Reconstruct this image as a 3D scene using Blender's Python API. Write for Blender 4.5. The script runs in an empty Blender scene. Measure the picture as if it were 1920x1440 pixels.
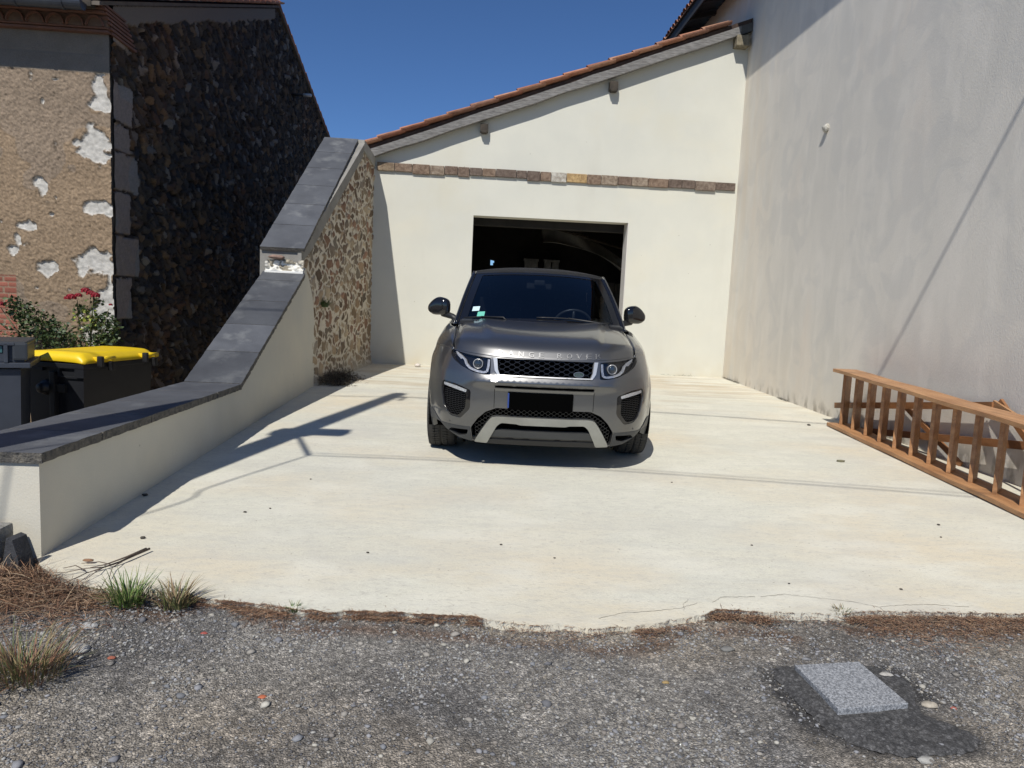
import bpy, bmesh, math, random
import numpy as np
from mathutils import Vector, Matrix
from mathutils.geometry import delaunay_2d_cdt
random.seed(7)
rng = np.random.default_rng(11)
scene = bpy.context.scene
col = scene.collection

# ------------------------------------------------------------------ camera
cam = bpy.data.cameras.new('camera')
cam.sensor_width = 36.0
cam.lens = 24.956
cam.clip_start = 0.05
cam.clip_end = 3000
camo = bpy.data.objects.new('camera', cam)
col.objects.link(camo)
_r = Vector((0.99738, -0.05634, 0.04624)).normalized()
_f = Vector((0.0610, 0.99210, -0.1082)).normalized()
_r = (_r - _f * _r.dot(_f)).normalized()
_u = _r.cross(_f).normalized()
camo.matrix_world = Matrix(((_r.x, _u.x, -_f.x, 0), (_r.y, _u.y, -_f.y, 0), (_r.z, _u.z, -_f.z, 1.392), (0, 0, 0, 1)))
scene.camera = camo

# ------------------------------------------------------------------ sky, sun, exposure
SUNV = Vector((0.315, 0.82, -1.0)).normalized()          # the way the light travels
EL = math.asin(-SUNV.z)
AZ = math.atan2(-SUNV.x, -SUNV.y)
world = bpy.data.worlds.new("World")
scene.world = world
world.use_nodes = True
wn = world.node_tree
bg = wn.nodes['Background']
sky = wn.nodes.new('ShaderNodeTexSky')
sky.sky_type = 'NISHITA'
sky.sun_disc = False
sky.sun_elevation = EL
sky.sun_rotation = AZ
sky.altitude = 2500
sky.air_density = 1.0
sky.dust_density = 0.0
sky.ozone_density = 4.5
tint = wn.nodes.new('ShaderNodeMix'); tint.data_type = 'RGBA'; tint.blend_type = 'MULTIPLY'; tint.inputs[0].default_value = 1.0
tint.inputs[7].default_value = (.87, 1.12, 1.38, 1)          # the deep blue of a dry southern sky
wn.links.new(sky.outputs[0], tint.inputs[6]); wn.links.new(tint.outputs[2], bg.inputs[0])
bg.inputs[1].default_value = 0.070
sl = bpy.data.lights.new('sun', 'SUN')
sl.energy = 4.55
sl.angle = math.radians(0.53)
sl.color = (1.0, 0.960, 0.885)
so = bpy.data.objects.new('sun', sl)
col.objects.link(so)
so.rotation_euler = SUNV.to_track_quat('-Z', 'Y').to_euler()
so.location = (-10, -20, 30)
scene.view_settings.view_transform = 'Standard'
scene.view_settings.look = 'None'
scene.view_settings.exposure = 0.0
scene.view_settings.gamma = 1.0

# ------------------------------------------------------------------ helpers
def tag(o, label=None, cat=None, group=None, kind=None):
    if label: o['label'] = label
    if cat: o['category'] = cat
    if group: o['group'] = group
    if kind: o['kind'] = kind
    return o

def empty(name, loc, label, cat, group=None, rz=0.0):
    o = bpy.data.objects.new(name, None)
    o.empty_display_size = 0.2
    o.location = loc
    o.rotation_euler = (0, 0, rz)
    col.objects.link(o)
    return tag(o, label, cat, group)

def mesh_obj(name, verts, faces, mat, parent=None, smooth=False, colors=None):
    """verts are in the parent's local space (world space when there is no parent)"""
    me = bpy.data.meshes.new(name)
    if isinstance(verts, np.ndarray) and isinstance(faces, np.ndarray):
        nv, nf, k = len(verts), len(faces), faces.shape[1]
        me.vertices.add(nv)
        me.vertices.foreach_set('co', verts.astype(np.float32).ravel())
        me.loops.add(nf * k)
        me.loops.foreach_set('vertex_index', faces.astype(np.int32).ravel())
        me.polygons.add(nf)
        me.polygons.foreach_set('loop_start', np.arange(0, nf * k, k, dtype=np.int32))
        me.update(calc_edges=True)
        me.validate()
    else:
        me.from_pydata([tuple(v) for v in verts], [], [tuple(f) for f in faces])
        me.update()
    if smooth is True:
        me.polygons.foreach_set('use_smooth', [True] * len(me.polygons))
    if colors is not None:
        ca = me.color_attributes.new('Col', 'FLOAT_COLOR', 'POINT')
        c4 = np.ones((len(me.vertices), 4), np.float32)
        c4[:, :3] = colors
        ca.data.foreach_set('color', c4.ravel())
    if mat: me.materials.append(mat)
    o = bpy.data.objects.new(name, me)
    col.objects.link(o)
    if parent: o.parent = parent
    return o

class MB:
    """collects boxes, tubes and prisms, then links them as one mesh"""
    def __init__(s): s.v = []; s.f = []; s.sm = []
    def add(s, vs, fs, smooth=False):
        b = len(s.v); s.v += [tuple(v) for v in vs]; s.f += [tuple(i + b for i in f) for f in fs]; s.sm += [smooth] * len(fs); return s
    def box(s, a, b, bev=0.0, M=None):
        x0, y0, z0 = [min(a[i], b[i]) for i in range(3)]; x1, y1, z1 = [max(a[i], b[i]) for i in range(3)]
        if bev <= 0:
            vs = [(x, y, z) for z in (z0, z1) for y in (y0, y1) for x in (x0, x1)]
            fs = [(0, 2, 3, 1), (4, 5, 7, 6), (0, 1, 5, 4), (2, 6, 7, 3), (0, 4, 6, 2), (1, 3, 7, 5)]
        else:
            bm = bmesh.new(); bmesh.ops.create_cube(bm, size=1)
            for v in bm.verts:
                v.co = Vector(((x0 + x1) / 2 + v.co.x * (x1 - x0), (y0 + y1) / 2 + v.co.y * (y1 - y0), (z0 + z1) / 2 + v.co.z * (z1 - z0)))
            bmesh.ops.bevel(bm, geom=list(bm.edges), offset=min(bev, .45 * min(x1 - x0, y1 - y0, z1 - z0)), segments=2, affect='EDGES', profile=.7)
            bm.verts.index_update()
            vs = [tuple(v.co) for v in bm.verts]; fs = [tuple(v.index for v in f.verts) for f in bm.faces]; bm.free()
        if M is not None: vs = [tuple(M @ Vector(v)) for v in vs]
        return s.add(vs, fs)
    def beam(s, p, q, w, h, up=(0, 0, 1), bev=0.0):
        p, q = Vector(p), Vector(q); d = (q - p); L = d.length; d.normalize()
        x = d.cross(Vector(up)).normalized(); z = x.cross(d).normalized()
        M = Matrix(((x.x, d.x, z.x, p.x), (x.y, d.y, z.y, p.y), (x.z, d.z, z.z, p.z), (0, 0, 0, 1)))
        return s.box((-w / 2, 0, -h / 2), (w / 2, L, h / 2), bev, M)
    def tube(s, pts, rad, n=8, caps=True, smooth=True):
        pts = [Vector(p) for p in pts]; m = len(pts)
        rad = rad if hasattr(rad, '__len__') else [rad] * m
        vs = []; fs = []; prev = None
        for i, p in enumerate(pts):
            t = (pts[min(i + 1, m - 1)] - pts[max(i - 1, 0)]).normalized()
            if prev is None:
                a = Vector((0, 0, 1)) if abs(t.z) < .9 else Vector((1, 0, 0)); x = t.cross(a).normalized()
            else:
                x = (prev - t * prev.dot(t)).normalized()
            prev = x; y = t.cross(x)
            for k in range(n):
                a = 2 * math.pi * k / n; vs.append(p + (x * math.cos(a) + y * math.sin(a)) * rad[i])
        for i in range(m - 1):
            for k in range(n):
                fs.append((i * n + k, i * n + (k + 1) % n, (i + 1) * n + (k + 1) % n, (i + 1) * n + k))
        if caps: fs.append(tuple(range(n))[::-1]); fs.append(tuple((m - 1) * n + k for k in range(n)))
        return s.add(vs, fs, smooth)
    def prism(s, poly, f0, f1):
        """poly 2D; f0/f1 map a 2D point to the two sides"""
        n = len(poly); vs = [f0(p) for p in poly] + [f1(p) for p in poly]
        fs = [tuple(range(n)), tuple(range(2 * n - 1, n - 1, -1))] + [(i, n + i, n + (i + 1) % n, (i + 1) % n) for i in range(n)]
        return s.add(vs, fs)
    def lathe(s, prof, c=(0, 0, 0), axis='x', n=32, M=None):
        vs = []; fs = []; m = len(prof)
        for (a, r) in prof:
            for k in range(n):
                t = 2 * math.pi * k / n
                if axis == 'x': v = (a, r * math.cos(t), r * math.sin(t))
                elif axis == 'y': v = (r * math.cos(t), a, r * math.sin(t))
                else: v = (r * math.cos(t), r * math.sin(t), a)
                v = Vector(v) + Vector(c)
                vs.append(tuple(M @ v) if M is not None else tuple(v))
        for i in range(m - 1):
            for k in range(n): fs.append((i * n + k, i * n + (k + 1) % n, (i + 1) * n + (k + 1) % n, (i + 1) * n + k))
        return s.add(vs, fs, True)
    def build(s, name, mat, parent=None, smooth=None):
        o = mesh_obj(name, s.v, s.f, mat, parent)
        fl = s.sm if smooth is None else [smooth] * len(s.f)
        if len(fl) == len(o.data.polygons): o.data.polygons.foreach_set('use_smooth', fl)
        bm = bmesh.new(); bm.from_mesh(o.data); bmesh.ops.recalc_face_normals(bm, faces=bm.faces); bm.to_mesh(o.data); bm.free()
        return o

def ico(r=1.0, sub=1):
    bm = bmesh.new(); bmesh.ops.create_icosphere(bm, subdivisions=sub, radius=r)
    bm.verts.index_update()
    v = np.array([v.co[:] for v in bm.verts]); f = np.array([[w.index for w in fc.verts] for fc in bm.faces]); bm.free()
    return v, f

# numpy value noise
def _h(ix, iy, seed):
    n = (ix * 374761393 + iy * 668265263 + seed * 1442695041) & 0x7fffffff
    n = ((n ^ (n >> 13)) * 1274126177) & 0x7fffffff
    return ((n ^ (n >> 16)) & 0xffffff) / float(0xffffff)
def vnoise(x, y, seed=0):
    x = np.asarray(x, float); y = np.asarray(y, float)
    ix = np.floor(x).astype(np.int64); iy = np.floor(y).astype(np.int64)
    fx = x - ix; fy = y - iy
    fx = fx * fx * (3 - 2 * fx); fy = fy * fy * (3 - 2 * fy)
    a = _h(ix, iy, seed); b = _h(ix + 1, iy, seed); c = _h(ix, iy + 1, seed); d = _h(ix + 1, iy + 1, seed)
    return (a * (1 - fx) + b * fx) * (1 - fy) + (c * (1 - fx) + d * fx) * fy
def fbm(x, y, oct=4, seed=0):
    s = 0; a = .5; t = 0
    for i in range(oct):
        s = s + a * vnoise(np.asarray(x) * 2 ** i, np.asarray(y) * 2 ** i, seed + i * 17); t += a; a *= .5
    return s / t

def inpoly(p, poly):
    c = False; n = len(poly); j = n - 1
    for i in range(n):
        if (poly[i][1] > p[1]) != (poly[j][1] > p[1]) and p[0] < (poly[j][0] - poly[i][0]) * (p[1] - poly[i][1]) / (poly[j][1] - poly[i][1]) + poly[i][0]: c = not c
        j = i
    return c
def densify(poly, d):
    out = []
    for i in range(len(poly)):
        a = Vector(poly[i]); b_ = Vector(poly[(i + 1) % len(poly)]); n = max(1, int((b_ - a).length / d))
        for k in range(n): out.append(tuple(a.lerp(b_, k / n)))
    return out
def rounded(poly, r, n=4):
    out = []; m = len(poly)
    for i in range(m):
        p0, p1, p2 = Vector(poly[i - 1]), Vector(poly[i]), Vector(poly[(i + 1) % m])
        a = (p0 - p1); b_ = (p2 - p1); ra = min(r, a.length * .45); rb = min(r, b_.length * .45); a = p1 + a.normalized() * ra; b_ = p1 + b_.normalized() * rb
        for k in range(n + 1): t = k / n; out.append(tuple(a.lerp(p1, t).lerp(p1.lerp(b_, t), t)))
    return out
def tri(poly, holes, res):
    """constrained triangulation of poly minus holes, with interior points every res"""
    allp = []; edges = []
    loops = [densify(poly, res)] + [densify(h, res * .7) for h in holes]
    for lp in loops:
        b0 = len(allp); allp += [Vector(p) for p in lp]; edges += [(b0 + i, b0 + (i + 1) % len(lp)) for i in range(len(lp))]
    xs_ = [p[0] for p in poly]; zs_ = [p[1] for p in poly]; pts = []
    x = min(xs_) + res * .5; row = 0
    lpts = np.array([tuple(p) for p in allp])
    while x < max(xs_):
        z = min(zs_) + res * (.5 if row % 2 else .25)
        while z < max(zs_):
            if inpoly((x, z), loops[0]) and not any(inpoly((x, z), h) for h in loops[1:]):
                if np.min(np.hypot(lpts[:, 0] - x, lpts[:, 1] - z)) > res * .42: pts.append(Vector((x, z)))
            z += res
        x += res; row += 1
    v, e, f, *_ = delaunay_2d_cdt(allp + pts, edges, [], 0, 1e-6)
    F = []
    for t in f:
        c = sum((v[i] for i in t), Vector((0, 0))) / len(t)
        if inpoly(c, loops[0]) and not any(inpoly(c, h) for h in loops[1:]): F.append(tuple(t))
    return v, F

def grid_faces(nu, nv):
    i = np.arange(nu - 1)[:, None]; j = np.arange(nv - 1)[None, :]
    a = (i * nv + j).ravel()
    return np.stack([a, a + nv, a + nv + 1, a + 1], 1)

# ------------------------------------------------------------------ materials
def mat(name, c1=(.5, .5, .5), c2=None, scale=4.0, detail=6, stretch=(1, 1, 1), rough=.8, metallic=0.0, bump=0.0, bscale=60.0,
        fine=0.0, fscale=200.0, coat=0.0, attr=False, c3=None, s3=1.0, spec=.5, lo=.35, hi=.65, bdist=.01, vor=None, rvar=0.0):
    m = bpy.data.materials.new(name); m.use_nodes = True
    nt = m.node_tree; N = nt.nodes; L = nt.links; P = N['Principled BSDF']
    P.inputs['Roughness'].default_value = rough; P.inputs['Metallic'].default_value = metallic
    P.inputs['Coat Weight'].default_value = coat; P.inputs['Coat Roughness'].default_value = .035
    P.inputs['Specular IOR Level'].default_value = spec
    geo = N.new('ShaderNodeNewGeometry'); mp = N.new('ShaderNodeMapping')
    mp.inputs['Scale'].default_value = stretch; L.new(geo.outputs['Position'], mp.inputs['Vector'])
    def noise(sc, det, vec=mp):
        n = N.new('ShaderNodeTexNoise'); n.inputs['Scale'].default_value = sc; n.inputs['Detail'].default_value = det
        n.inputs['Roughness'].default_value = .6; L.new(vec.outputs[0], n.inputs['Vector']); return n
    def ramp(src, a, b):
        r = N.new('ShaderNodeMapRange'); r.inputs['From Min'].default_value = a; r.inputs['From Max'].default_value = b; L.new(src, r.inputs['Value']); return r.outputs[0]
    def mix(fac, a, b, mode='MIX'):
        x = N.new('ShaderNodeMix'); x.data_type = 'RGBA'; x.blend_type = mode
        if hasattr(fac, 'is_output'): L.new(fac, x.inputs[0])
        else: x.inputs[0].default_value = fac
        for s_, i in ((a, 6), (b, 7)):
            if hasattr(s_, 'is_output'): L.new(s_, x.inputs[i])
            else: x.inputs[i].default_value = (*s_, 1)
        return x.outputs[2]
    base = None
    if attr:
        at = N.new('ShaderNodeAttribute'); at.attribute_name = 'Col'; base = at.outputs['Color']
        if c2: base = mix(ramp(noise(scale, detail).outputs[0], lo, hi), base, mix(1.0, base, c2, 'MULTIPLY'))
    elif c2: base = mix(ramp(noise(scale, detail).outputs[0], lo, hi), c1, c2)
    else:
        rgb = N.new('ShaderNodeRGB'); rgb.outputs[0].default_value = (*c1, 1); base = rgb.outputs[0]
    if c3: base = mix(ramp(noise(s3, 8).outputs[0], .55, .72), base, c3)
    if fine > 0:
        fn = ramp(noise(fscale, 3, geo if False else mp).outputs[0], .3, .7)
        v = N.new('ShaderNodeMapRange'); v.inputs['To Min'].default_value = 1 - fine; v.inputs['To Max'].default_value = 1 + fine; L.new(fn, v.inputs['Value'])
        cb = N.new('ShaderNodeCombineColor')
        for i in range(3): L.new(v.outputs[0], cb.inputs[i])
        base = mix(1.0, base, cb.outputs[0], 'MULTIPLY')
    L.new(base, P.inputs['Base Color'])
    if bump > 0:
        b = N.new('ShaderNodeBump'); b.inputs['Strength'].default_value = bump; b.inputs['Distance'].default_value = bdist
        nz = noise(bscale, 6)
        if vor:
            vn = N.new('ShaderNodeTexVoronoi'); vn.inputs['Scale'].default_value = vor; L.new(mp.outputs[0], vn.inputs['Vector'])
            ad = N.new('ShaderNodeMath'); ad.operation = 'SUBTRACT'; L.new(nz.outputs[0], ad.inputs[0]); L.new(vn.outputs['Distance'], ad.inputs[1]); L.new(ad.outputs[0], b.inputs['Height'])
        else: L.new(nz.outputs[0], b.inputs['Height'])
        L.new(b.outputs[0], P.inputs['Normal'])
    if rvar > 0:
        r = N.new('ShaderNodeMapRange'); r.inputs['To Min'].default_value = rough - rvar; r.inputs['To Max'].default_value = rough + rvar
        L.new(noise(scale * 1.7, 5).outputs[0], r.inputs['Value']); L.new(r.outputs[0], P.inputs['Roughness'])
    m['P'] = 1
    return m

def emis(name, c, s):
    m = bpy.data.materials.new(name); m.use_nodes = True; P = m.node_tree.nodes['Principled BSDF']
    P.inputs['Emission Color'].default_value = (*c, 1); P.inputs['Emission Strength'].default_value = s; return m
# ------------------------------------------------------------------ ground, street, slab
def gz(y): return .026 * y
EDGE = [(-2.6, 3.40), (-2.03, 3.41), (-1.93, 3.30), (-1.83, 3.18), (-1.63, 3.11), (-1.19, 3.05), (-.875, 2.985), (-.6, 2.947), (-.19, 2.925), (.087, 2.90), (.31, 2.84),
        (.55, 2.83), (.77, 2.85), (1.0, 2.93), (1.18, 3.03), (1.53, 2.99), (2.07, 3.06), (2.45, 3.04), (2.63, 3.04), (3.5, 3.0), (4.47, 3.0)]
ex = np.array([e[0] for e in EDGE]); ey = np.array([e[1] for e in EDGE])
def edge_y(x): return np.interp(x, ex, ey) + (fbm(np.asarray(x) * 9, 3.3, 4, 5) - .5) * .05 + (fbm(np.asarray(x) * 2.2, 8.3, 3, 9) - .5) * .05 + (fbm(np.asarray(x) * 34, 1.3, 3, 19) - .5) * .022

m_street = mat('street_gravel_asphalt', attr=True, rough=.92, bump=1.0, bscale=130, bdist=.008, fine=.25, fscale=330, vor=150)
def street_nodes(m):
    nt = m.node_tree; N = nt.nodes; L = nt.links; P = N['Principled BSDF']
    src = P.inputs['Base Color'].links[0].from_socket; geo = N.new('ShaderNodeNewGeometry')
    for sc, lo_, hi_, rnd in ((135, .68, 1.65, 1.0), (52, .80, 1.45, 1.0)):
        v = N.new('ShaderNodeTexVoronoi'); v.inputs['Scale'].default_value = sc; L.new(geo.outputs['Position'], v.inputs[0])
        sp = N.new('ShaderNodeSeparateColor'); L.new(v.outputs['Color'], sp.inputs[0])
        pw = N.new('ShaderNodeMath'); pw.operation = 'POWER'; pw.inputs[1].default_value = 2.2; L.new(sp.outputs[0], pw.inputs[0])
        r = N.new('ShaderNodeMapRange'); r.inputs[3].default_value = lo_; r.inputs[4].default_value = hi_; L.new(pw.outputs[0], r.inputs[0])
        e = N.new('ShaderNodeMapRange'); e.inputs[1].default_value = .75; e.inputs[2].default_value = .35; e.inputs[3].default_value = .55; L.new(v.outputs['Distance'], e.inputs[0])
        mu = N.new('ShaderNodeMath'); mu.operation = 'MULTIPLY'; L.new(r.outputs[0], mu.inputs[0]); L.new(e.outputs[0], mu.inputs[1])
        cb = N.new('ShaderNodeCombineColor')
        for i in range(3): L.new(mu.outputs[0], cb.inputs[i])
        x = N.new('ShaderNodeMix'); x.data_type = 'RGBA'; x.blend_type = 'MULTIPLY'; x.inputs[0].default_value = .85; L.new(src, x.inputs[6]); L.new(cb.outputs[0], x.inputs[7]); src = x.outputs[2]
    L.new(src, P.inputs['Base Color'])
street_nodes(m_street)
def axis_coords(a, b, st, far):
    c = list(np.arange(a, b + 1e-6, st)); s = st; x = c[-1]
    while x < far: s *= 1.35; x += s; c.append(x)
    s = st; x = c[0]; l = []
    while x > -far: s *= 1.35; x -= s; l.append(x)
    return np.array(l[::-1] + c)
gx = axis_coords(-2.4, 3.7, .018, 900); gy = axis_coords(1.3, 3.3, .016, 900)
X, Y = np.meshgrid(gx, gy, indexing='ij')
base = .026 * np.clip(Y, -40, 14)
yard = 1 / (1 + np.exp(-(-(X + 2.75)) * 6)) * np.clip((Y - 3.9) / 1.2, 0, 1)
Z = base - .03 - .85 * yard - .25 * ((X > 4.9) & (Y > 2))
nearw = np.exp(-((X - .5) / 6) ** 2 - ((Y - 2) / 3) ** 2)
Z += nearw * ((fbm(X * 2.1, Y * 2.1, 3, 2) - .5) * .035 + (fbm(X * 22, Y * 22, 3, 3) - .5) * .012)
und = (Y > edge_y(X) + .06) & (X > -2.55) & (Y < 40)
Z = np.where(und, Z - .03, Z)
dark = fbm(X * 1.7 + 3, Y * 1.9, 4, 21); tan = fbm(X * 1.3 + 9, Y * 1.5 + 4, 4, 31); fn = fbm(X * 14, Y * 14, 3, 41)
tanm = np.clip((tan - .5) * 7, 0, 1) * .55 + .75 * np.exp(-(((X + .75) / .42) ** 2 + ((Y - 2.15) / .28) ** 2)) * np.clip(fn * 2, 0, 1) + .5 * np.exp(-(((X - 1.2) / .6) ** 2 + ((Y - 2.85) / .15) ** 2))
tanm = np.clip(tanm, 0, 1)[..., None]
d = np.clip((dark - .44) * 5, 0, 1)[..., None] * (.55 + .45 * fbm(X * 6, Y * 6, 3, 77))[..., None]
C = np.array([.27, .262, .248]) * (1 - d) + np.array([.135, .134, .137]) * d
C = C * (1 - .75 * tanm) + np.array([.34, .295, .235]) * .75 * tanm
litter = np.clip(1 - np.abs(Y - (edge_y(X) - .07 - .1 * fbm(X * 3, 0 * X, 2, 8))) / (.06 + .1 * fbm(X * 2.5, 0 * X + 4, 2, 6)), 0, 1) * (fbm(X * 4, Y * 4, 3, 66) > .4)
litter = np.maximum(litter, np.clip(1.3 - np.hypot((X + 2.0) / .55, (Y - 3.12) / .26), 0, 1))[..., None]
C = C * (1 - .8 * litter) + np.array([.13, .075, .045]) * .8 * litter
P1 = np.exp(-(((X - 1.52) / .24) ** 4 + ((Y - 2.13) / .085) ** 4)) + np.exp(-(((X - 1.24) / .09) ** 4 + ((Y - 2.33) / .2) ** 4)) + np.exp(-(((X - 1.69) / .07) ** 4 + ((Y - 2.45) / .12) ** 4))
P1 = np.clip(P1 * 1.6, 0, 1)[..., None]
C = C * (1 - P1) + np.array([.062, .061, .062]) * P1
C *= (.7 + .6 * fn)[..., None] * (.72 + .56 * fbm(X * 47, Y * 47, 3, 57))[..., None]
cr = np.clip(1 - (edge_y(X) - Y) / (.05 + .16 * fbm(X * 3 + 5, 0 * X, 3, 14)), 0, 1) * (fbm(X * 26, Y * 26, 3, 15) > .42) * np.maximum(fbm(X * 2.0, 0 * X + 2, 2, 16) > .50, np.abs(X - .35) < .38)
C = C * (1 - .75 * cr[..., None]) + np.array([.42, .38, .31]) * .75 * cr[..., None]
C = C * np.array([1.04, 1.0, .94]) * 1.30
fc = grid_faces(*X.shape)
ground = mesh_obj('street', np.stack([X, Y, Z], -1).reshape(-1, 3), fc, m_street, smooth=True, colors=C.reshape(-1, 3))
tag(ground, kind='structure')

def Zs(x, y):      # street height near the camera
    return .026 * y - .03 + math.exp(-((x - .5) / 6) ** 2 - ((y - 2) / 3) ** 2) * (float(fbm(x * 2.1, y * 2.1, 3, 2)) - .5) * .035

# concrete slab
m_slab = mat('pale_concrete', (.635, .617, .515), (.58, .568, .485), scale=.9, detail=8, rough=.88, bump=.45, bscale=90, bdist=.006, fine=.11, fscale=120, stretch=(.8, 1.5, 1), lo=.35, hi=.65)
def slab_nodes(m):
    nt = m.node_tree; N = nt.nodes; L = nt.links; P = N['Principled BSDF']
    src = P.inputs['Base Color'].links[0].from_socket
    geo = N.new('ShaderNodeNewGeometry'); sp = N.new('ShaderNodeSeparateXYZ'); L.new(geo.outputs['Position'], sp.inputs[0])
    def rng_(s, a, b, c=0., d_=1.):
        r = N.new('ShaderNodeMapRange'); r.inputs[1].default_value = a; r.inputs[2].default_value = b; r.inputs[3].default_value = c; r.inputs[4].default_value = d_; L.new(s, r.inputs[0]); return r.outputs[0]
    def mul(a, b):
        x = N.new('ShaderNodeMath'); x.operation = 'MULTIPLY'; L.new(a, x.inputs[0])
        if hasattr(b, 'is_output'): L.new(b, x.inputs[1])
        else: x.inputs[1].default_value = b
        return x.outputs[0]
    def nz(sc, st, det=6):
        mp = N.new('ShaderNodeMapping'); mp.inputs['Scale'].default_value = st; L.new(geo.outputs['Position'], mp.inputs[0])
        n = N.new('ShaderNodeTexNoise'); n.inputs['Scale'].default_value = sc; n.inputs['Detail'].default_value = det; L.new(mp.outputs[0], n.inputs[0]); return n.outputs[0]
    def mixc(f, a, c):
        x = N.new('ShaderNodeMix'); x.data_type = 'RGBA'; L.new(f, x.inputs[0]); L.new(a, x.inputs[6]); x.inputs[7].default_value = (*c, 1); return x.outputs[2]
    # water-borne brown streaks near the garage
    f1 = mul(mul(rng_(sp.outputs[1], 8.2, 10.8), rng_(nz(1.0, (.55, 5.5, 1)), .46, .62)), .75)
    src = mixc(f1, src, (.40, .29, .16))
    # yellowish band by the street edge and along the middle
    f2 = mul(mul(rng_(sp.outputs[1], 4.3, 3.1), rng_(nz(1.4, (.5, 2, 1)), .4, .65)), .8)
    src = mixc(f2, src, (.62, .55, .41))
    f3 = mul(rng_(nz(.55, (1, 1.5, 1), 8), .47, .66), .85)
    src = mixc(f3, src, (.64, .565, .425))
    f9 = mul(rng_(nz(.8, (.9, 1.3, 1), 9), .54, .66), .38)
    src = mixc(f9, src, (.50, .49, .45))
    # grey trowel bands across
    f5 = mul(rng_(nz(1.0, (.35, 6, 1), 8), .56, .66), .18)
    src = mixc(f5, src, (.47, .46, .42))
    src = mixc(mul(rng_(nz(15, (.7, 1.7, 1), 9), .44, .66), .38), src, (.49, .475, .42))
    src = mixc(mul(rng_(nz(2.7, (.8, 1.5, 1), 8), .50, .66), .5), src, (.69, .67, .575))
    src = mixc(mul(rng_(nz(55, (.6, 1.6, 1), 4), .56, .70), .5), src, (.40, .375, .32))
    # pitted, speckled places
    v = N.new('ShaderNodeTexVoronoi'); v.inputs['Scale'].default_value = 62; L.new(geo.outputs['Position'], v.inputs[0])
    f4 = mul(mul(rng_(v.outputs['Distance'], .22, .12), rng_(nz(1.1, (1, 1, 1)), .53, .66)), .4)
    src = mixc(f4, src, (.33, .31, .27))
    v2 = N.new('ShaderNodeTexVoronoi'); v2.inputs['Scale'].default_value = 11; L.new(geo.outputs['Position'], v2.inputs[0])
    f6 = mul(rng_(v2.outputs['Distance'], .055, .035), .7)
    src = mixc(f6, src, (.22, .18, .13))
    L.new(src, P.inputs['Base Color'])
slab_nodes(m_slab)
SX0 = -2.03
xs = np.linspace(SX0, 4.47, 500)
ye = edge_y(xs)
outline = [(SX0, 9.0), (SX0, 3.42)] + [(float(a), float(b)) for a, b in zip(xs, ye)][1:]
ysl = [3.45, 4.5, 6, 8, 9.4, 12.25, 18.0]
vs = []; fs = []
n = len(xs)
rows = [ye] + [np.full(n, y) for y in ysl]
for r in rows:
    for x, y in zip(xs, r): vs.append((x, y, .026 * y))
for r in range(len(rows) - 1):
    for i in range(n - 1): fs.append((r * n + i, r * n + i + 1, (r + 1) * n + i + 1, (r + 1) * n + i))
b = len(vs)
for x, y in zip(xs, ye): vs.append((x, y - .012, .026 * y - .10))
for i in range(n - 1): fs.append((b + i, b + i + 1, i + 1, i))
slab = mesh_obj('concrete_slab', vs, fs, m_slab)
tag(slab, kind='structure')
# hairline cracks near the street edge
m_crack = mat('crack_line', (.16, .14, .11), rough=.95)
for pts in ([(1.42, 3.16), (1.55, 3.19), (1.70, 3.16), (1.86, 3.12), (1.95, 3.07), (2.08, 3.10), (2.25, 3.11), (2.42, 3.09)], [(.60, 2.90), (.72, 2.96), (.86, 2.98), (1.0, 3.02), (1.1, 3.08)], [(1.16, 3.08), (1.22, 3.14), (1.42, 3.16)], [(1.0, 2.99), (1.02, 3.06), (1.06, 3.11)]):
    V = []; F = []; P = []
    for (x0, y0), (x1, y1) in zip(pts[:-1], pts[1:]):
        for k in range(8): P.append((x0 + (x1 - x0) * k / 8 + random.uniform(-.004, .004), y0 + (y1 - y0) * k / 8 + random.uniform(-.004, .004)))
    for i, (x, y) in enumerate(P): w = .0016 * random.uniform(.4, 1.2); V += [(x, y - w, gz(y) + .0012), (x, y + w, gz(y) + .0012)]
    F = [(2 * i, 2 * i + 2, 2 * i + 3, 2 * i + 1) for i in range(len(P) - 1)]
    mesh_obj('hairline_crack', V, F, m_crack, slab)
# tar patch round the granite slab
tp = [(1.225, 2.56), (1.30, 2.575), (1.60, 2.60), (1.69, 2.57), (1.73, 2.48), (1.70, 2.40), (1.66, 2.33), (1.63, 2.26), (1.68, 2.22), (1.735, 2.175), (1.745, 2.125), (1.70, 2.08), (1.62, 2.055), (1.53, 2.045), (1.43, 2.035), (1.36, 2.065), (1.29, 2.09), (1.25, 2.16), (1.215, 2.26), (1.195, 2.38), (1.20, 2.48)]
TP = []
for i in range(len(tp)):
    a, b_ = tp[i], tp[(i + 1) % len(tp)]
    for k in range(6): TP.append((a[0] + (b_[0] - a[0]) * k / 6 + random.uniform(-.010, .010), a[1] + (b_[1] - a[1]) * k / 6 + random.uniform(-.008, .008)))
v_, F = tri(TP, [], .02)
V = []
for q in v_:
    e_ = min(math.hypot(q.x - t[0], q.y - t[1]) for t in TP)
    V.append((q.x, q.y, Zs(q.x, q.y) + (.0105 + .003 * float(fbm(q.x * 30, q.y * 30, 2, 3))) * min(1, .35 + e_ / .03)))
F = [f if (Vector(V[f[1]]) - Vector(V[f[0]])).cross(Vector(V[f[2]]) - Vector(V[f[0]])).z > 0 else f[::-1] for f in F]
m_tar = mat('dark_tar', (.115, .112, .110), (.080, .079, .08), scale=9, rough=.9, bump=1.0, bscale=200, bdist=.006, fine=.35, fscale=300)
street_nodes(m_tar)
o = mesh_obj('tar_patch', V, F, m_tar, smooth=True)
tag(o, kind='structure')

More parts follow.
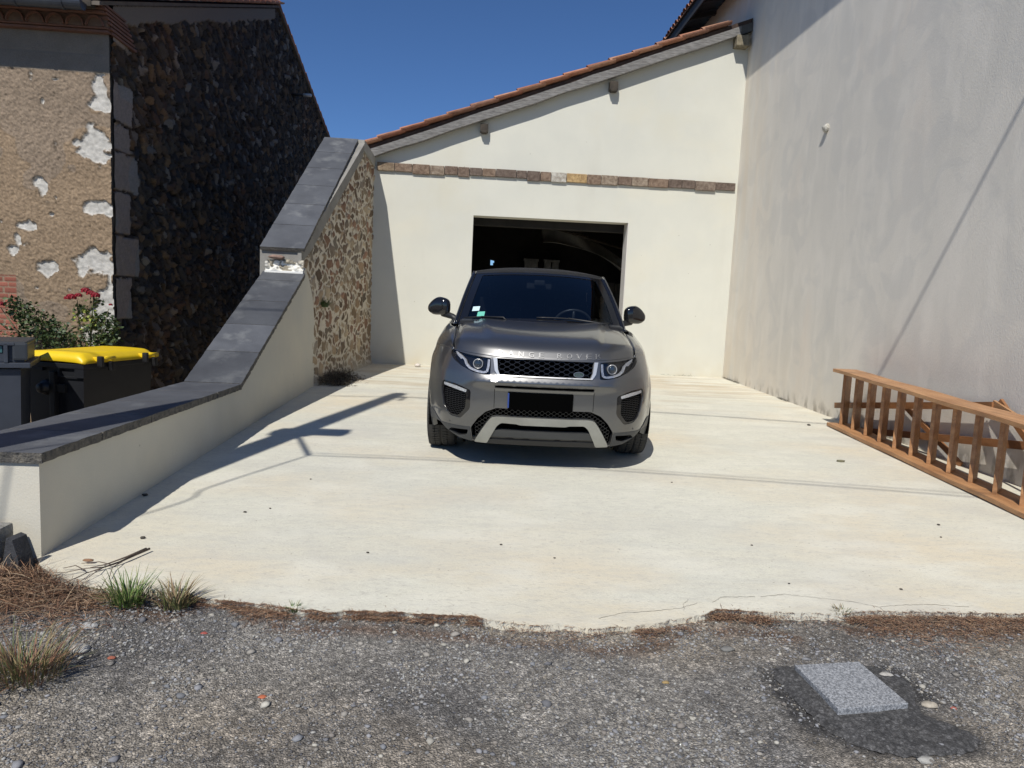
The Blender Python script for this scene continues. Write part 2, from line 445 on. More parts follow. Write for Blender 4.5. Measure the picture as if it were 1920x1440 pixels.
# ------------------------------------------------------------------ garage
m_rend = mat('cream_render', (.61, .603, .53), (.565, .562, .50), scale=1.1, detail=7, rough=.9, bump=.28, bscale=95, bdist=.006, fine=.03, fscale=220, c3=(.585, .567, .475), s3=.6)
m_rend_side = mat('cream_render_side', (.60, .565, .475), (.55, .53, .46), scale=1.6, detail=7, rough=.9, bump=.35, bscale=110, bdist=.006, fine=.03, fscale=220)
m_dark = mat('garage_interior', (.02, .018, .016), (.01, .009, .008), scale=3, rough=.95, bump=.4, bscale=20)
m_beam = mat('weathered_wood', (.27, .262, .25), (.12, .115, .11), scale=3.2, detail=9, stretch=(2.5, 12, 22), rough=.85, bump=.8, bscale=16, bdist=.01, fine=.2, fscale=60)
m_beam_dark = mat('dark_wood', (.075, .06, .045), (.03, .025, .02), scale=6, detail=8, stretch=(1, 1, 1), rough=.9, bump=.8, bscale=50)
m_tile = mat('terracotta_tile', attr=True, c2=(.72, .66, .62), scale=9, rough=.85, bump=.6, bscale=70, fine=.16, fscale=110, spec=.3)
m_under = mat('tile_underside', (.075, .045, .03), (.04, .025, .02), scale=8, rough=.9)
m_sband = mat('sandstone_course', attr=True, c2=(.50, .45, .42), scale=22, rough=.9, bump=.9, bscale=60, fine=.25, fscale=130)
def foot_stain(m, base_z, col_, amt):
    nt = m.node_tree; N = nt.nodes; L = nt.links; P = N['Principled BSDF']
    src = P.inputs['Base Color'].links[0].from_socket
    geo = N.new('ShaderNodeNewGeometry'); sp = N.new('ShaderNodeSeparateXYZ'); L.new(geo.outputs['Position'], sp.inputs[0])
    def R(s, a, b, c=0., d=1.):
        r = N.new('ShaderNodeMapRange'); r.inputs[1].default_value = a; r.inputs[2].default_value = b; r.inputs[3].default_value = c; r.inputs[4].default_value = d; L.new(s, r.inputs[0]); return r.outputs[0]
    def NZ(sc, st, det=6):
        mp = N.new('ShaderNodeMapping'); mp.inputs['Scale'].default_value = st; L.new(geo.outputs['Position'], mp.inputs[0])
        n = N.new('ShaderNodeTexNoise'); n.inputs['Scale'].default_value = sc; n.inputs['Detail'].default_value = det; L.new(mp.outputs[0], n.inputs[0]); return n.outputs[0]
    def MUL(a, b):
        x = N.new('ShaderNodeMath'); x.operation = 'MULTIPLY'; L.new(a, x.inputs[0])
        if hasattr(b, 'is_output'): L.new(b, x.inputs[1])
        else: x.inputs[1].default_value = b
        return x.outputs[0]
    def MX(f, a, c):
        x = N.new('ShaderNodeMix'); x.data_type = 'RGBA'; L.new(f, x.inputs[0]); L.new(a, x.inputs[6]); x.inputs[7].default_value = (*c, 1); return x.outputs[2]
    src = MX(MUL(MUL(R(sp.outputs[2], base_z + .45, base_z), R(NZ(1.8, (1, 1, .8)), .40, .66)), amt), src, col_)
    src = MX(MUL(R(NZ(1.1, (2.4, 2.4, .35)), .56, .70), .16), src, (.48, .46, .39))
    src = MX(MUL(R(NZ(.8, (1, 1, 1.4)), .54, .66), .30), src, (.64, .605, .49))
    v = N.new('ShaderNodeTexVoronoi'); v.inputs['Scale'].default_value = 3.1; L.new(geo.outputs['Position'], v.inputs[0])
    src = MX(MUL(R(v.outputs['Distance'], .030, .018), .6), src, (.25, .22, .17))
    L.new(src, P.inputs['Base Color'])
foot_stain(m_rend, .30, (.50, .43, .30), .75); foot_stain(m_rend_side, .12, (.42, .38, .30), .5)
garage = empty('garage', (1.4, 12.4, 0.3), 'cream rendered lean-to garage with a dark open doorway behind the grey car', 'garage')
def G(p): return (p[0] - 1.4, p[1] - 12.4, p[2] - .3)
def shift(o, par):
    """put world-space mesh data under a parent Empty"""
    M = Matrix.Translation(-Vector(par.location))
    o.data.transform(M); o.parent = par; return o
FY = 12.25
def roofz(x): return 3.74 + (x + 1.69) * (6.05 - 3.74) / (4.28 + 1.69)     # underside of the verge beam
mb = MB()
L0, L1 = -1.78, 4.47
OX0, OX1, OZ = -.03, 2.625, 2.895
def wallpoly(pl): mb.prism(pl, lambda p: (p[0], FY, p[1]), lambda p: (p[0], FY + .30, p[1]))
wallpoly([(L0, -.2), (OX0, -.2), (OX0, roofz(OX0) + .1), (L0, roofz(L0) + .1)])
wallpoly([(OX1, -.2), (L1, -.2), (L1, roofz(L1) + .1), (OX1, roofz(OX1) + .1)])
wallpoly([(OX0, OZ), (OX1, OZ + .012), (OX1, roofz(OX1) + .1), (OX0, roofz(OX0) + .1)])
shift(mb.build('wall', m_rend), garage)
# reveal (bright edge on the right jamb), a thin lining
mb = MB(); mb.box((OX1 - .012, FY - .004, .2), (OX1 + .0, FY + .31, OZ + .01))
m_jamb = mat('pale_jamb', (.62, .60, .56), (.55, .53, .5), scale=5, rough=.8)
shift(mb.build('door_jamb', m_jamb), garage)
# timber lintel just inside
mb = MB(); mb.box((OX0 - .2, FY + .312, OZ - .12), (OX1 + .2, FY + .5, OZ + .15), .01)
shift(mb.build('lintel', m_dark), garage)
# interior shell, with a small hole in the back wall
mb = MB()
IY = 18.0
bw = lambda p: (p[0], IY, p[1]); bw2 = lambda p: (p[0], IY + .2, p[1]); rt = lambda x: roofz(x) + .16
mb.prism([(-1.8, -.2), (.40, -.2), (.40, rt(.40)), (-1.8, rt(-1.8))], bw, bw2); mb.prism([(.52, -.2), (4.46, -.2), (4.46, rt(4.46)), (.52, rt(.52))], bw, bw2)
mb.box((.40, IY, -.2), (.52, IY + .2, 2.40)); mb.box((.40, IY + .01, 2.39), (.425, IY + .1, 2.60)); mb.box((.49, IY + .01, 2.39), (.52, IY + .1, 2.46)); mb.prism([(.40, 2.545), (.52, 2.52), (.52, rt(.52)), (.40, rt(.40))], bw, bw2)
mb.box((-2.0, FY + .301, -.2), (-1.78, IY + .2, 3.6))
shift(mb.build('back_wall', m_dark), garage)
mb = MB()
for i in range(9):
    x0 = 3.0 + i * .165
    mb.box((x0, 16.6, .42), (x0 + .15, 16.63, 2.05 + .03 * math.sin(i * 3)))
m_brd = mat('old_boards', (.07, .062, .05), (.04, .035, .03), scale=5, stretch=(6, 1, 1), rough=.9, bump=.5)
shift(mb.build('board_partition', m_brd), garage)
# dust sheet slung under the roof inside
def sheet(name, m, par):
    vs = []; fs = []; nu, nv = 30, 10
    for i in range(nu):
        u = i / (nu - 1)
        for j in range(nv):
            v = j / (nv - 1) - .5
            x = 1.55 + u * 2.1; z = 3.05 - .75 * u ** 1.3 + .18 * math.sin(u * 3.1) - .12 * math.cos(v * 3) + v * (.42 - .2 * abs(u - .3))
            y = 16.4 + .5 * v + .1 * math.sin(u * 9 + v * 4)
            vs.append((x, y, z))
    for i in range(nu - 1):
        for j in range(nv - 1): fs.append((i * nv + j, (i + 1) * nv + j, (i + 1) * nv + j + 1, i * nv + j + 1))
    o = mesh_obj(name, vs, fs, m, None, smooth=True); s = o.modifiers.new('s', 'SOLIDIFY'); s.thickness = .01
    return o
m_sheet = mat('grey_sheet', (.30, .29, .27), (.2, .2, .19), scale=2, rough=.9)
tag(sheet('dust_sheet', m_sheet, None), 'pale grey dust sheet slung high inside the dark garage doorway', 'sheet')
mb = MB(); mb.tube([(1.45, 16.4, 3.3), (3.75, 16.4, 2.75)], .03, 6); ob = mb.build('hanging_pole', m_beam_dark)
shift(ob, garage)
# four posts seen over the car roof
for i, (x, w) in enumerate([(1.30, .15), (1.46, .17), (1.78, .16), (1.97, .16)]):
    mb = MB(); mb.box((x - w / 2, 17.2, .45), (x + w / 2, 17.35, 2.55), .015)
    mb.box((x - w / 2 - .02, 17.19, 2.50), (x + w / 2 + .02, 17.36, 2.555), .01)
    m_post = mat('pale_post' + str(i), (.22, .21, .2), (.13, .13, .12), scale=9, rough=.9) if i == 0 else m_post
    lab = ['mottled pale post inside the garage, leftmost of the four over the car roof', 'plain grey post inside the garage, second from the left over the car roof',
           'plain grey post inside the garage, third from the left over the car roof', 'plain grey post inside the garage, rightmost of the four over the car roof'][i]
    tag(mb.build('post', m_post), lab, 'post', 'posts standing inside the garage')
# band of stones
mb = MB(); x = -1.66; r = random.Random(5); cols = []
pal = [(.20, .145, .11), (.25, .18, .13), (.17, .13, .105), (.31, .25, .19), (.24, .19, .15), (.29, .225, .155)]
while x < 4.40:
    w = r.uniform(.17, .36); w = min(w, 4.45 - x)
    zt = 3.672 - (x + 1.69) * .0006 + r.uniform(-.004, .004); zb = 3.535 + r.uniform(-.022, .012)
    n0 = len(mb.v); mb.box((x + .004, FY - .035 - r.uniform(0, .012), zb), (x + w - .004, FY + .02, zt), .008)
    c = r.choice(pal)
    if abs(x - 1.25) < .18: c = (.55, .53, .47)
    if abs(x - 1.55) < .15: c = (.50, .35, .17)
    cols += [c] * (len(mb.v) - n0); x += w
o = mesh_obj('stone_band', mb.v, mb.f, m_sband, colors=np.array(cols)); shift(o, garage)
# purlins poking through
for (x, y0, z, w, h) in [(.09, 12.13, 4.31, .13, .13), (2.21, 12.12, 5.11, .14, .14)]:
    mb = MB(); mb.box((x - w / 2, y0, z - h / 2), (x + w / 2, FY + .1, z + h / 2), .012); mb.box((x - w / 2 + .02, y0 - .015, z - h / 2 - .02), (x + w / 2 - .02, FY - .01, z - h / 2 + .02), .008)
    shift(mb.build('purlin_end', m_beam_dark), garage)
mb = MB(); mb.box((4.20, 12.06, 5.86), (4.42, FY + .1, 6.03), .012); shift(mb.build('purlin_end', mat('mossy_purlin', (.27, .23, .16), (.14, .12, .08), scale=20, rough=.9, bump=.8)), garage)
# verge beam
def verge(y0, y1, dz0, dz1, x0, x1, name, m, wob=0):
    vs = []; fs = []; nn = 60
    for i in range(nn):
        x = x0 + (x1 - x0) * i / (nn - 1); w1 = (vnoise(x * 2.2, 1.5, 3) - .5) * wob; w2 = (vnoise(x * 2.7, 6.5, 8) - .5) * wob
        z = roofz(x)
        vs += [(x, y0, z + dz0 + w1), (x, y0, z + dz1 + w2), (x, y1, z + dz1 + w2), (x, y1, z + dz0 + w1)]
    for i in range(nn - 1):
        for k in range(4): a = i * 4 + k; b_ = i * 4 + (k + 1) % 4; fs.append((a, b_, b_ + 4, a + 4))
    fs += [(0, 1, 2, 3), tuple(range(nn * 4 - 4, nn * 4))[::-1]]
    return shift(mesh_obj(name, vs, fs, m), garage)
verge(12.09, 12.20, 0.0, .135, -1.86, 4.27, 'verge_beam', m_beam, .025)
verge(12.10, 12.20, .0, .135, 4.273, 4.465, 'beam_end', mat('shaded_beam', (.10, .10, .095), (.07, .07, .065), scale=9, rough=.9))  # last stretch of the beam, eave shade put into its darker colour
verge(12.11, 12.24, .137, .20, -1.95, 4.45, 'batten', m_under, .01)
# roof deck and canal tiles
ang = math.atan((6.05 - 3.74) / (4.28 + 1.69))
def canal(name, M, length, nrows, ncols, pitch, expose, rad, seed, par, double=False):
    """half round tiles; local x runs up the slope, y across, z normal"""
    rr = random.Random(seed); V = []; F = []; Cc = []
    for c in range(ncols):
        for k in range(nrows):
            for kind in (0, 1):
                x0 = k * expose; L_ = expose * 1.16; y0 = c * pitch + (pitch / 2 if kind else 0)
                r0 = rad * rr.uniform(.96, 1.04); r1 = r0 * .86; zz = 0 if kind else .0
                tone = rr.uniform(.75, 1.15); cc = rr.choice([(.42, .20, .125), (.36, .16, .105), (.47, .26, .17), (.33, .18, .13)]); cc = tuple(q * tone for q in cc)
                b0 = len(V); seg = 7; jig = rr.uniform(-.012, .012)
                for (xx, rad_, lift) in ((x0 + jig, r0, .022), (x0 + L_, r1, .0)):
                    for th in (0, .013):
                        for s_ in range(seg + 1):
                            a = math.pi * (s_ / seg); R_ = rad_ - th
                            yy = y0 + R_ * math.cos(a); z_ = R_ * math.sin(a) * .72
                            if kind: z_ = .055 + z_ + lift
                            else: z_ = .055 - z_ * .75 + lift
                            V.append(M @ Vector((xx, yy, z_))); Cc.append(cc)
                q = seg + 1
                for s_ in range(seg):
                    for th in (0, 1):
                        a = b0 + th * q + s_; b_ = a + 2 * q; f = (a, a + 1, b_ + 1, b_); F.append(f if not th else f[::-1])
                    for e in (0, 2): a = b0 + e * q + s_; F.append((a, a + q, a + q + 1, a + 1))
                for e in (0, q - 1): a = b0 + e; F.append((a, a + 2 * q, a + 3 * q, a + q))
    o = mesh_obj(name, V, F, m_tile, colors=np.array([c[:3] for c in Cc]))
    return shift(o, par)
X0r, Z0r = -2.0, roofz(-2.0) + .20
Mr = Matrix.Translation((X0r, 12.02 + .085, Z0r)) @ Matrix.Rotation(-ang, 4, 'Y')
canal('roof_tiles', Mr, 6.9, 16, 8, .19, .405, .088, 3, garage)
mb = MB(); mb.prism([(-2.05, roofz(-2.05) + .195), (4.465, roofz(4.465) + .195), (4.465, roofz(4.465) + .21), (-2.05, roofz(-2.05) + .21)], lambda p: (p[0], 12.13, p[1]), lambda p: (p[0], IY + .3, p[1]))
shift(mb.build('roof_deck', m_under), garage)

# ------------------------------------------------------------------ right building
m_grey = mat('grey_plaster', (.72, .675, .60), (.62, .59, .53), scale=1.3, detail=9, stretch=(1, 1.2, .55), rough=.92, bump=.45, bscale=80, bdist=.006, fine=.05, fscale=140, c3=(.70, .63, .545), s3=.7, lo=.3, hi=.7)
def grey_nodes(m):
    nt = m.node_tree; N = nt.nodes; L = nt.links; P = N['Principled BSDF']
    src = P.inputs['Base Color'].links[0].from_socket
    geo = N.new('ShaderNodeNewGeometry'); sp = N.new('ShaderNodeSeparateXYZ'); L.new(geo.outputs['Position'], sp.inputs[0])
    def R(s, a, b, c=0., d=1.):
        r = N.new('ShaderNodeMapRange'); r.inputs[1].default_value = a; r.inputs[2].default_value = b; r.inputs[3].default_value = c; r.inputs[4].default_value = d; L.new(s, r.inputs[0]); return r.outputs[0]
    def NZ(sc, st, det=6, dis=0.):
        mp = N.new('ShaderNodeMapping'); mp.inputs['Scale'].default_value = st; L.new(geo.outputs['Position'], mp.inputs[0])
        n = N.new('ShaderNodeTexNoise'); n.inputs['Scale'].default_value = sc; n.inputs['Detail'].default_value = det; n.inputs['Distortion'].default_value = dis; L.new(mp.outputs[0], n.inputs[0]); return n.outputs[0]
    def MUL(a, b):
        x = N.new('ShaderNodeMath'); x.operation = 'MULTIPLY'; L.new(a, x.inputs[0])
        if hasattr(b, 'is_output'): L.new(b, x.inputs[1])
        else: x.inputs[1].default_value = b
        return x.outputs[0]
    def MX(f, a, c):
        x = N.new('ShaderNodeMix'); x.data_type = 'RGBA'; L.new(f, x.inputs[0]); L.new(a, x.inputs[6]); x.inputs[7].default_value = (*c, 1); return x.outputs[2]
    # vertical runs, trowel clouds, a warmer stained strip in the corner and along the foot
    src = MX(MUL(R(NZ(2.2, (1, 1.8, .55), 8, .6), .50, .64), .45), src, (.76, .715, .64))
    src = MX(MUL(R(NZ(1.6, (1, 1.1, 1.0), 6, 1.2), .50, .60), .42), src, (.57, .55, .51))
    src = MX(MUL(MUL(R(sp.outputs[1], 10.4, 12.1), R(NZ(2.0, (1, 2, .3)), .35, .65)), .6), src, (.66, .57, .45))
    src = MX(MUL(MUL(R(sp.outputs[2], 1.3, .3), R(NZ(2.4, (1, 1.5, .6)), .4, .65)), .35), src, (.63, .56, .45))
    src = MX(MUL(MUL(R(sp.outputs[2], .42, .24), R(NZ(9, (1, 1, .5)), .5, .62)), .7), src, (.20, .17, .13))
    L.new(src, P.inputs['Base Color'])
grey_nodes(m_grey)
RB = empty('plastered_building', (6.5, 9, 0), 'tall grey plastered building with an overhanging dark eave on the right', 'building')
WZ = 7.22
mb = MB(); mb.box((4.47, 2.2, -.5), (10.5, 24, WZ))
shift(mb.build('wall', m_grey), RB)
m_eave = mat('eave_board', (.035, .032, .03), (.02, .02, .02), scale=8, rough=.7)
mb = MB()
ex0, ez0 = 3.95, 7.03
mb.prism([(ex0, ez0), (ex0 + .03, ez0), (ex0 + .03, ez0 + .20), (ex0, ez0 + .20)], lambda p: (p[0], 1.9, p[1]), lambda p: (p[0], 24.3, p[1]))
shift(mb.build('fascia', m_eave), RB)
mb = MB(); mb.prism([(ex0 + .03, ez0 + .09), (4.47, ez0 + .235), (4.47, ez0 + .26), (ex0 + .03, ez0 + .115)], lambda p: (p[0], 1.9, p[1]), lambda p: (p[0], 24.3, p[1]))
for k in range(28):
    y = 2.1 + k * .8; mb.prism([(ex0 + .04, ez0 - .01), (4.47, ez0 + .13), (4.47, ez0 + .24), (ex0 + .04, ez0 + .09)], lambda p, y=y: (p[0], y, p[1]), lambda p, y=y: (p[0], y + .09, p[1]))
shift(mb.build('rafters', m_eave), RB)
Mrb = Matrix.Translation((ex0 + .0, 1.95, ez0 + .175)) @ Matrix.Rotation(-math.atan(.33), 4, 'Y')
canal('roof_tiles', Mrb, 6, 4, 116, .19, .40, .088, 9, RB)
mb = MB(); mb.prism([(ex0 - .04, ez0 + .19), (10.5, ez0 + .19 + 6.5 * .33), (10.5, ez0 + .205 + 6.5 * .33), (ex0 - .04, ez0 + .205)], lambda p: (p[0], 1.9, p[1]), lambda p: (p[0], 24.3, p[1]))
shift(mb.build('roof', m_under), RB)
# broken stub sticking out of the wall with its mortar
v, f = ico(1, 2); v = v * (1 + (rng.random(len(v)) - .5)[:, None] * .35)
o = mesh_obj('mortar_stub', v * np.array([.045, .045, .06]) * (1 + .25 * np.sign(v[:, 2:3])) + np.array([4.45, 9.18, 3.84]), f, mat('white_mortar', (.60, .58, .52), (.32, .30, .25), scale=60, rough=.95, bump=.8), None)
shift(o, RB)

# ------------------------------------------------------------------ rubble walls
def rubble(name, O, U, V, Nn, ulen, vlen, res, sw, sh, pal, mortar, depth, mw, seed, mask=None, m=None, jit=.9, tilt=0., warp=.3, sharp=.22, ang=1.3, facet=.9, big=.34):
    nu = int(ulen / res) + 1; nv = int(vlen / res) + 1
    u = np.linspace(0, ulen, nu); v = np.linspace(0, vlen, nv); A, B = np.meshgrid(u, v, indexing='ij')
    a = A + (fbm(A / sw * .9, B / sh * .9, 3, seed) - .5) * sw * warp * 2; b = B + (fbm(A / sw * .9 + 7, B / sh * .9 + 3, 3, seed + 5) - .5) * sh * warp * 2 + tilt * A
    ci = np.floor(a / sw).astype(np.int64); cj = np.floor(b / sh).astype(np.int64)
    d1 = np.full(A.shape, 1e9); d2 = np.full(A.shape, 1e9); idh = np.zeros(A.shape); idg = np.zeros(A.shape); sx = np.zeros(A.shape); sy = np.zeros(A.shape)
    for di in (-2, -1, 0, 1, 2):
        for dj in (-2, -1, 0, 1, 2):
            i = ci + di; j = cj + dj
            h1 = _h(i, j, seed); h2 = _h(i, j, seed + 1); h3 = _h(i, j, seed + 2); h4 = _h(i, j, seed + 3)
            px = (i + .5 + (h1 - .5) * jit) * sw; py = (j + .5 + (h2 - .5) * jit) * sh
            th = (h1 - .5) * ang; ca_, sa_ = np.cos(th), np.sin(th); qa = ((a - px) * ca_ + (b - py) * sa_) / sw; qb = (-(a - px) * sa_ + (b - py) * ca_) / sh
            d = (np.abs(qa) ** 2.7 + np.abs(qb) ** 2.7) ** (1 / 2.7) - big * h3 ** 2
            new = d < d1
            d2 = np.where(new, d1, np.minimum(d2, d)); d1 = np.where(new, d, d1)
            idh = np.where(new, h3, idh); idg = np.where(new, h4, idg); sx = np.where(new, a - px, sx); sy = np.where(new, b - py, sy)
    e = d2 - d1 + (fbm(A / sw * 5, B / sh * 5, 3, seed + 9) - .5) * .10
    t = np.clip((e - mw) / sharp, 0, 1); st = t * t * (3 - 2 * t)
    H = st * depth * (.45 + .75 * idg) + st * (sx / sw * (idh - .5) + sy / sh * (idg - .5)) * depth * facet + (fbm(A * 30, B * 30, 3, seed + 4) - .5) * depth * .16
    pal = np.array(pal); ix = (np.modf(idh * 37.13 + idg * 11.7)[0] * len(pal)).astype(int) % len(pal)
    C = pal[ix] * (.6 + .75 * idg)[..., None] * (.8 + .4 * fbm(A * 18, B * 18, 3, seed + 6))[..., None]
    tm = np.clip((e - mw * .6) / .07, 0, 1)[..., None]
    C = np.array(mortar) * (.85 + .3 * fbm(A * 6, B * 6, 3, seed + 2))[..., None] * (1 - tm) + C * tm
    O, U, V, Nn = [np.array(q, float) for q in (O, U, V, Nn)]
    return A, B, H, C, O, U, V, Nn
def finish(name, A, B, H, C, O, U, V, Nn, m, keep=None):
    P = O + A[..., None] * U + B[..., None] * V + H[..., None] * Nn
    f = grid_faces(*A.shape)
    if keep is not None:
        k = keep.ravel(); f = f[k[f].all(1)]
    vv = P.reshape(-1, 3); cc = C.reshape(-1, 3)
    used = np.unique(f); mp = np.full(len(vv), -1); mp[used] = np.arange(len(used))
    return mesh_obj(name, vv[used], mp[f], m, smooth=True, colors=np.clip(cc[used], 0, 1))
m_stone = mat('rubble_stone', attr=True, rough=.95, bump=.9, bscale=45, fine=.22, fscale=90, bdist=.012, spec=.25)

# ---- left house
HX, HY = -4.88, 10.0
house = empty('stone_house', (HX, HY, -.6), 'old house with roughcast front and dark rubble stone side wall under red tiles', 'house')
Y1, ZR, YR, Y2, ZE, Z2 = 10.0, 8.10, 17.8, 25.5, 5.06, 6.02
def gtop(y): return np.where(y < YR, ZE + (y - Y1) * (ZR - ZE) / (YR - Y1), ZR - (y - YR) * .268)
gpal = [(.095, .078, .060), (.066, .058, .05), (.12, .09, .06), (.046, .042, .038), (.15, .11, .07), (.08, .07, .06), (.055, .048, .042), (.10, .07, .052), (.19, .18, .16), (.05, .05, .052), (.07, .066, .06)]
A, B, H, C, O_, U_, V_, N_ = rubble('g', (HX, Y1 + .02, -.8), (0, 1, 0), (0, 0, 1), (1, 0, 0), 15.4, 9.1, .022, .165, .085, gpal, (.016, .013, .010), .055, .05, 77, tilt=.35, warp=.14, sharp=.055, jit=1.0, ang=2.2, facet=1.9)
# granite quoins at the corner
qz = -.8; qi = 0; rq = random.Random(4)
while qz < 5.2:
    hq = rq.uniform(.34, .62); wq = rq.choice([.42, .75, .5, .85]) * rq.uniform(.85, 1.1)
    if rq.random() < .28: qz += hq; continue
    zc = qz + .8
    edge_n = (fbm(A * 6, B * 6, 3, 90) - .5) * .10
    ins = (A < wq + edge_n) & (B > zc + .02 + edge_n * .3) & (B < zc + hq - .02 + edge_n * .5)
    H = np.where(ins, .055 + (fbm(A * 9, B * 9, 3, 12) - .5) * .02, H)
    C = np.where(ins[..., None], np.array([.31, .30, .28]) * (.75 + .4 * fbm(A * 40, B * 40, 3, 13))[..., None], C); qz += hq
keep = (B - .8) < gtop(A + Y1) - .0
redz = (fbm(A * .8, B * .8, 2, 55) > .62)[..., None]
C = np.where(redz, C * np.array([1.12, .98, .90]), C) * .86
band = (B - .8 > gtop(A + Y1) - .20 - .12 * fbm(A * 5, B * 0, 3, 7)) & (A < YR - Y1 - .2)
H = np.where(band, .06, H); C = np.where(band[..., None], np.array([.19, .165, .135]), C)
shift(finish('gable_wall', A, B, H, C, O_, U_, V_, N_, m_stone, keep), house)
# body behind the gable face
mb = MB(); mb.prism([(Y1 + .3, -.8), (Y2, -.8), (Y2, 6.0), (YR, ZR - .02), (Y1 + .3, ZE + .10)], lambda p: (HX - .02, p[0], p[1]), lambda p: (HX - 5, p[0], p[1]))
shift(mb.build('wall_core', m_dark), house)
# front: roughcast coat with places where it has fallen off the granite
FW = 3.2
res = .014
A, B = np.meshgrid(np.arange(0, FW, res), np.arange(0, 5.9, res), indexing='ij')      # A to the left of the corner, B up from -0.8
wx = HX + .03 - A; wz = B - .8
coat = (fbm(A * 58, B * 58, 4, 3) - .5) * .034 + (fbm(A * 4, B * 4, 3, 5) - .5) * .018 + .028
PX = [(-5.0, 4.0, .10, .13), (-4.97, 3.78, .14, .12), (-5.02, 3.33, .20, .26), (-5.08, 3.15, .22, .10), (-5.02, 2.42, .24, .12), (-5.75, 2.72, .10, .16), (-5.95, 2.15, .16, .11), (-6.08, 2.0, .06, .10), (-5.62, 2.33, .05, .05),
      (-5.07, 1.70, .28, .22), (-5.70, 1.66, .16, .20), (-4.95, .98, .16, .35), (-5.3, 3.28, .05, .05), (-5.55, 4.07, .06, .02), (-4.90, 1.35, .05, .3), (-6.15, 1.86, .10, .07), (-5.6, .35, .2, .2), (-6.9, 2.7, .3, .2), (-7.2, 1.3, .2, .3)]
mk = np.zeros(A.shape)
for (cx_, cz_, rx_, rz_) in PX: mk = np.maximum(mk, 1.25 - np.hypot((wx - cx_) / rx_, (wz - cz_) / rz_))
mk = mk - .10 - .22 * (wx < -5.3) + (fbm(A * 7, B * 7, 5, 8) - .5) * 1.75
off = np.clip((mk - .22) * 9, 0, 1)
gran = (fbm(A * 26, B * 26, 3, 2) - .5) * .016
H = coat * (1 - off) + gran * off
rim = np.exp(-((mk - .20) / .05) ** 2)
C = (np.array([.265, .195, .130]) * (.52 + .96 * fbm(A * 60, B * 60, 3, 6))[..., None]) * (.86 + .28 * fbm(A * 2.4, B * 2.4, 3, 1))[..., None]
C = np.where((fbm(A * 1.2, B * 1.6, 3, 44) > .56)[..., None], C * np.array([.93, .98, 1.08]), C)
C = C * (1 - off[..., None]) + (np.array([.52, .50, .46]) * (.55 + .80 * fbm(A * 20, B * 30, 4, 9))[..., None]) * off[..., None]
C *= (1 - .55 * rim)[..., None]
smooth = wz > 4.17
H = np.where(smooth, .034 + (fbm(A * 30, B * 30, 2, 9) - .5) * .003 - .006 * (np.abs(wz - 4.41) < .010), H)
C = np.where(smooth[..., None], np.array([.20, .175, .145]) * (.85 + .3 * fbm(A * 7, B * 7, 3, 22))[..., None], C)
brick = (wx < -6.10) & (wz < 1.50)
rows = np.floor((wz + 5) / .072); bx = (wx + rows % 2 * .06) / .23
mort = (np.abs((wz + 5) / .072 - rows - .5) > .40) | (np.abs(bx - np.floor(bx) - .5) > .46)
bc = np.array([.27, .10, .07]) * (.75 + .5 * _h(np.floor(bx).astype(np.int64), rows.astype(np.int64), 3))[..., None]
C = np.where(brick[..., None], np.where(mort[..., None], np.array([.26, .19, .135]), bc), C)
H = np.where(brick, np.where(mort, .022, .032), H)
mf = mat('roughcast', attr=True, rough=.95, bump=.8, bscale=120, fine=.22, fscale=160, bdist=.008, spec=.2)
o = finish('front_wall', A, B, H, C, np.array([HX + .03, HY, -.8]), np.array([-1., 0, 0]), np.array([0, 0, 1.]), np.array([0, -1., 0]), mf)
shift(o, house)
mb = MB(); mb.box((HX - FW + .1, HY + .02, -.8), (HX + .012, HY + .32, 5.0)); shift(mb.build('wall_core', m_stone if 0 else mat('corner_stone', (.16, .155, .14), (.08, .07, .06), scale=3, rough=.95, bump=.8)), house)
mb = MB(); mb.box((HX - 6.5, HY - .02, -.8), (HX - FW + .1, HY + .3, 5.0)); shift(mb.build('wall_core', mat('far_front', (.31, .235, .16), (.26, .2, .14), scale=3, rough=.95, bump=.8)), house)
# genoise: two courses of flat tile with a row of arches between
mgen = mat('genoise_tile', (.20, .095, .065), (.14, .075, .055), scale=7, rough=.9, bump=.5, bscale=50)
mb = MB()
gx0, gx1 = HX - 4, HX + .06
for (z0, z1, pr) in [(4.66, 4.69, .12), (4.70, 4.72, .14), (4.855, 4.885, .24), (4.895, 4.92, .26), (4.93, 4.955, .28)]:
    mb.box((gx0, HY - pr, z0), (gx1, HY + .02, z1), .004)
for k in range(18):
    cx_ = gx1 - .14 - k * .245
    pts = []
    for s_ in range(9):
        a = math.pi * s_ / 8; pts.append((cx_ + .112 * math.cos(a), 4.722 + .125 * math.sin(a)))
    inn = [(cx_ + (p[0] - cx_) * .86, 4.722 + (p[1] - 4.722) * .86) for p in pts]
    mb.prism(pts + inn[::-1], lambda p: (p[0], HY - .19, p[1]), lambda p: (p[0], HY + .0, p[1]))
shift(mb.build('genoise', mgen), house)
mb = MB(); mb.box((gx0, HY - .15, 4.722), (gx1, HY + .01, 4.855)); shift(mb.build('genoise_fill', mat('genoise_mortar', (.17, .11, .075), (.12, .08, .06), scale=9, rough=.95)), house)
mb = MB()
for i, (z0, z1) in enumerate([(4.66, 4.69), (4.71, 4.74), (4.76, 4.79), (4.81, 4.84), (4.86, 4.885), (4.90, 4.93), (4.95, 4.975)]):
    mb.box((HX + .0, HY - .05 - .04 * i, z0), (HX + .09, HY + .62 - .05 * i, z1), .004)
shift(mb.build('genoise_return', mgen), house)
# added board, blocks sun leaking between the gutter and the eave
mb = MB(); mb.box((gx0, HY - .41, 4.87), (HX + .0, HY - .30, 4.985)); shift(mb.build('eave_board', m_beam_dark), house)
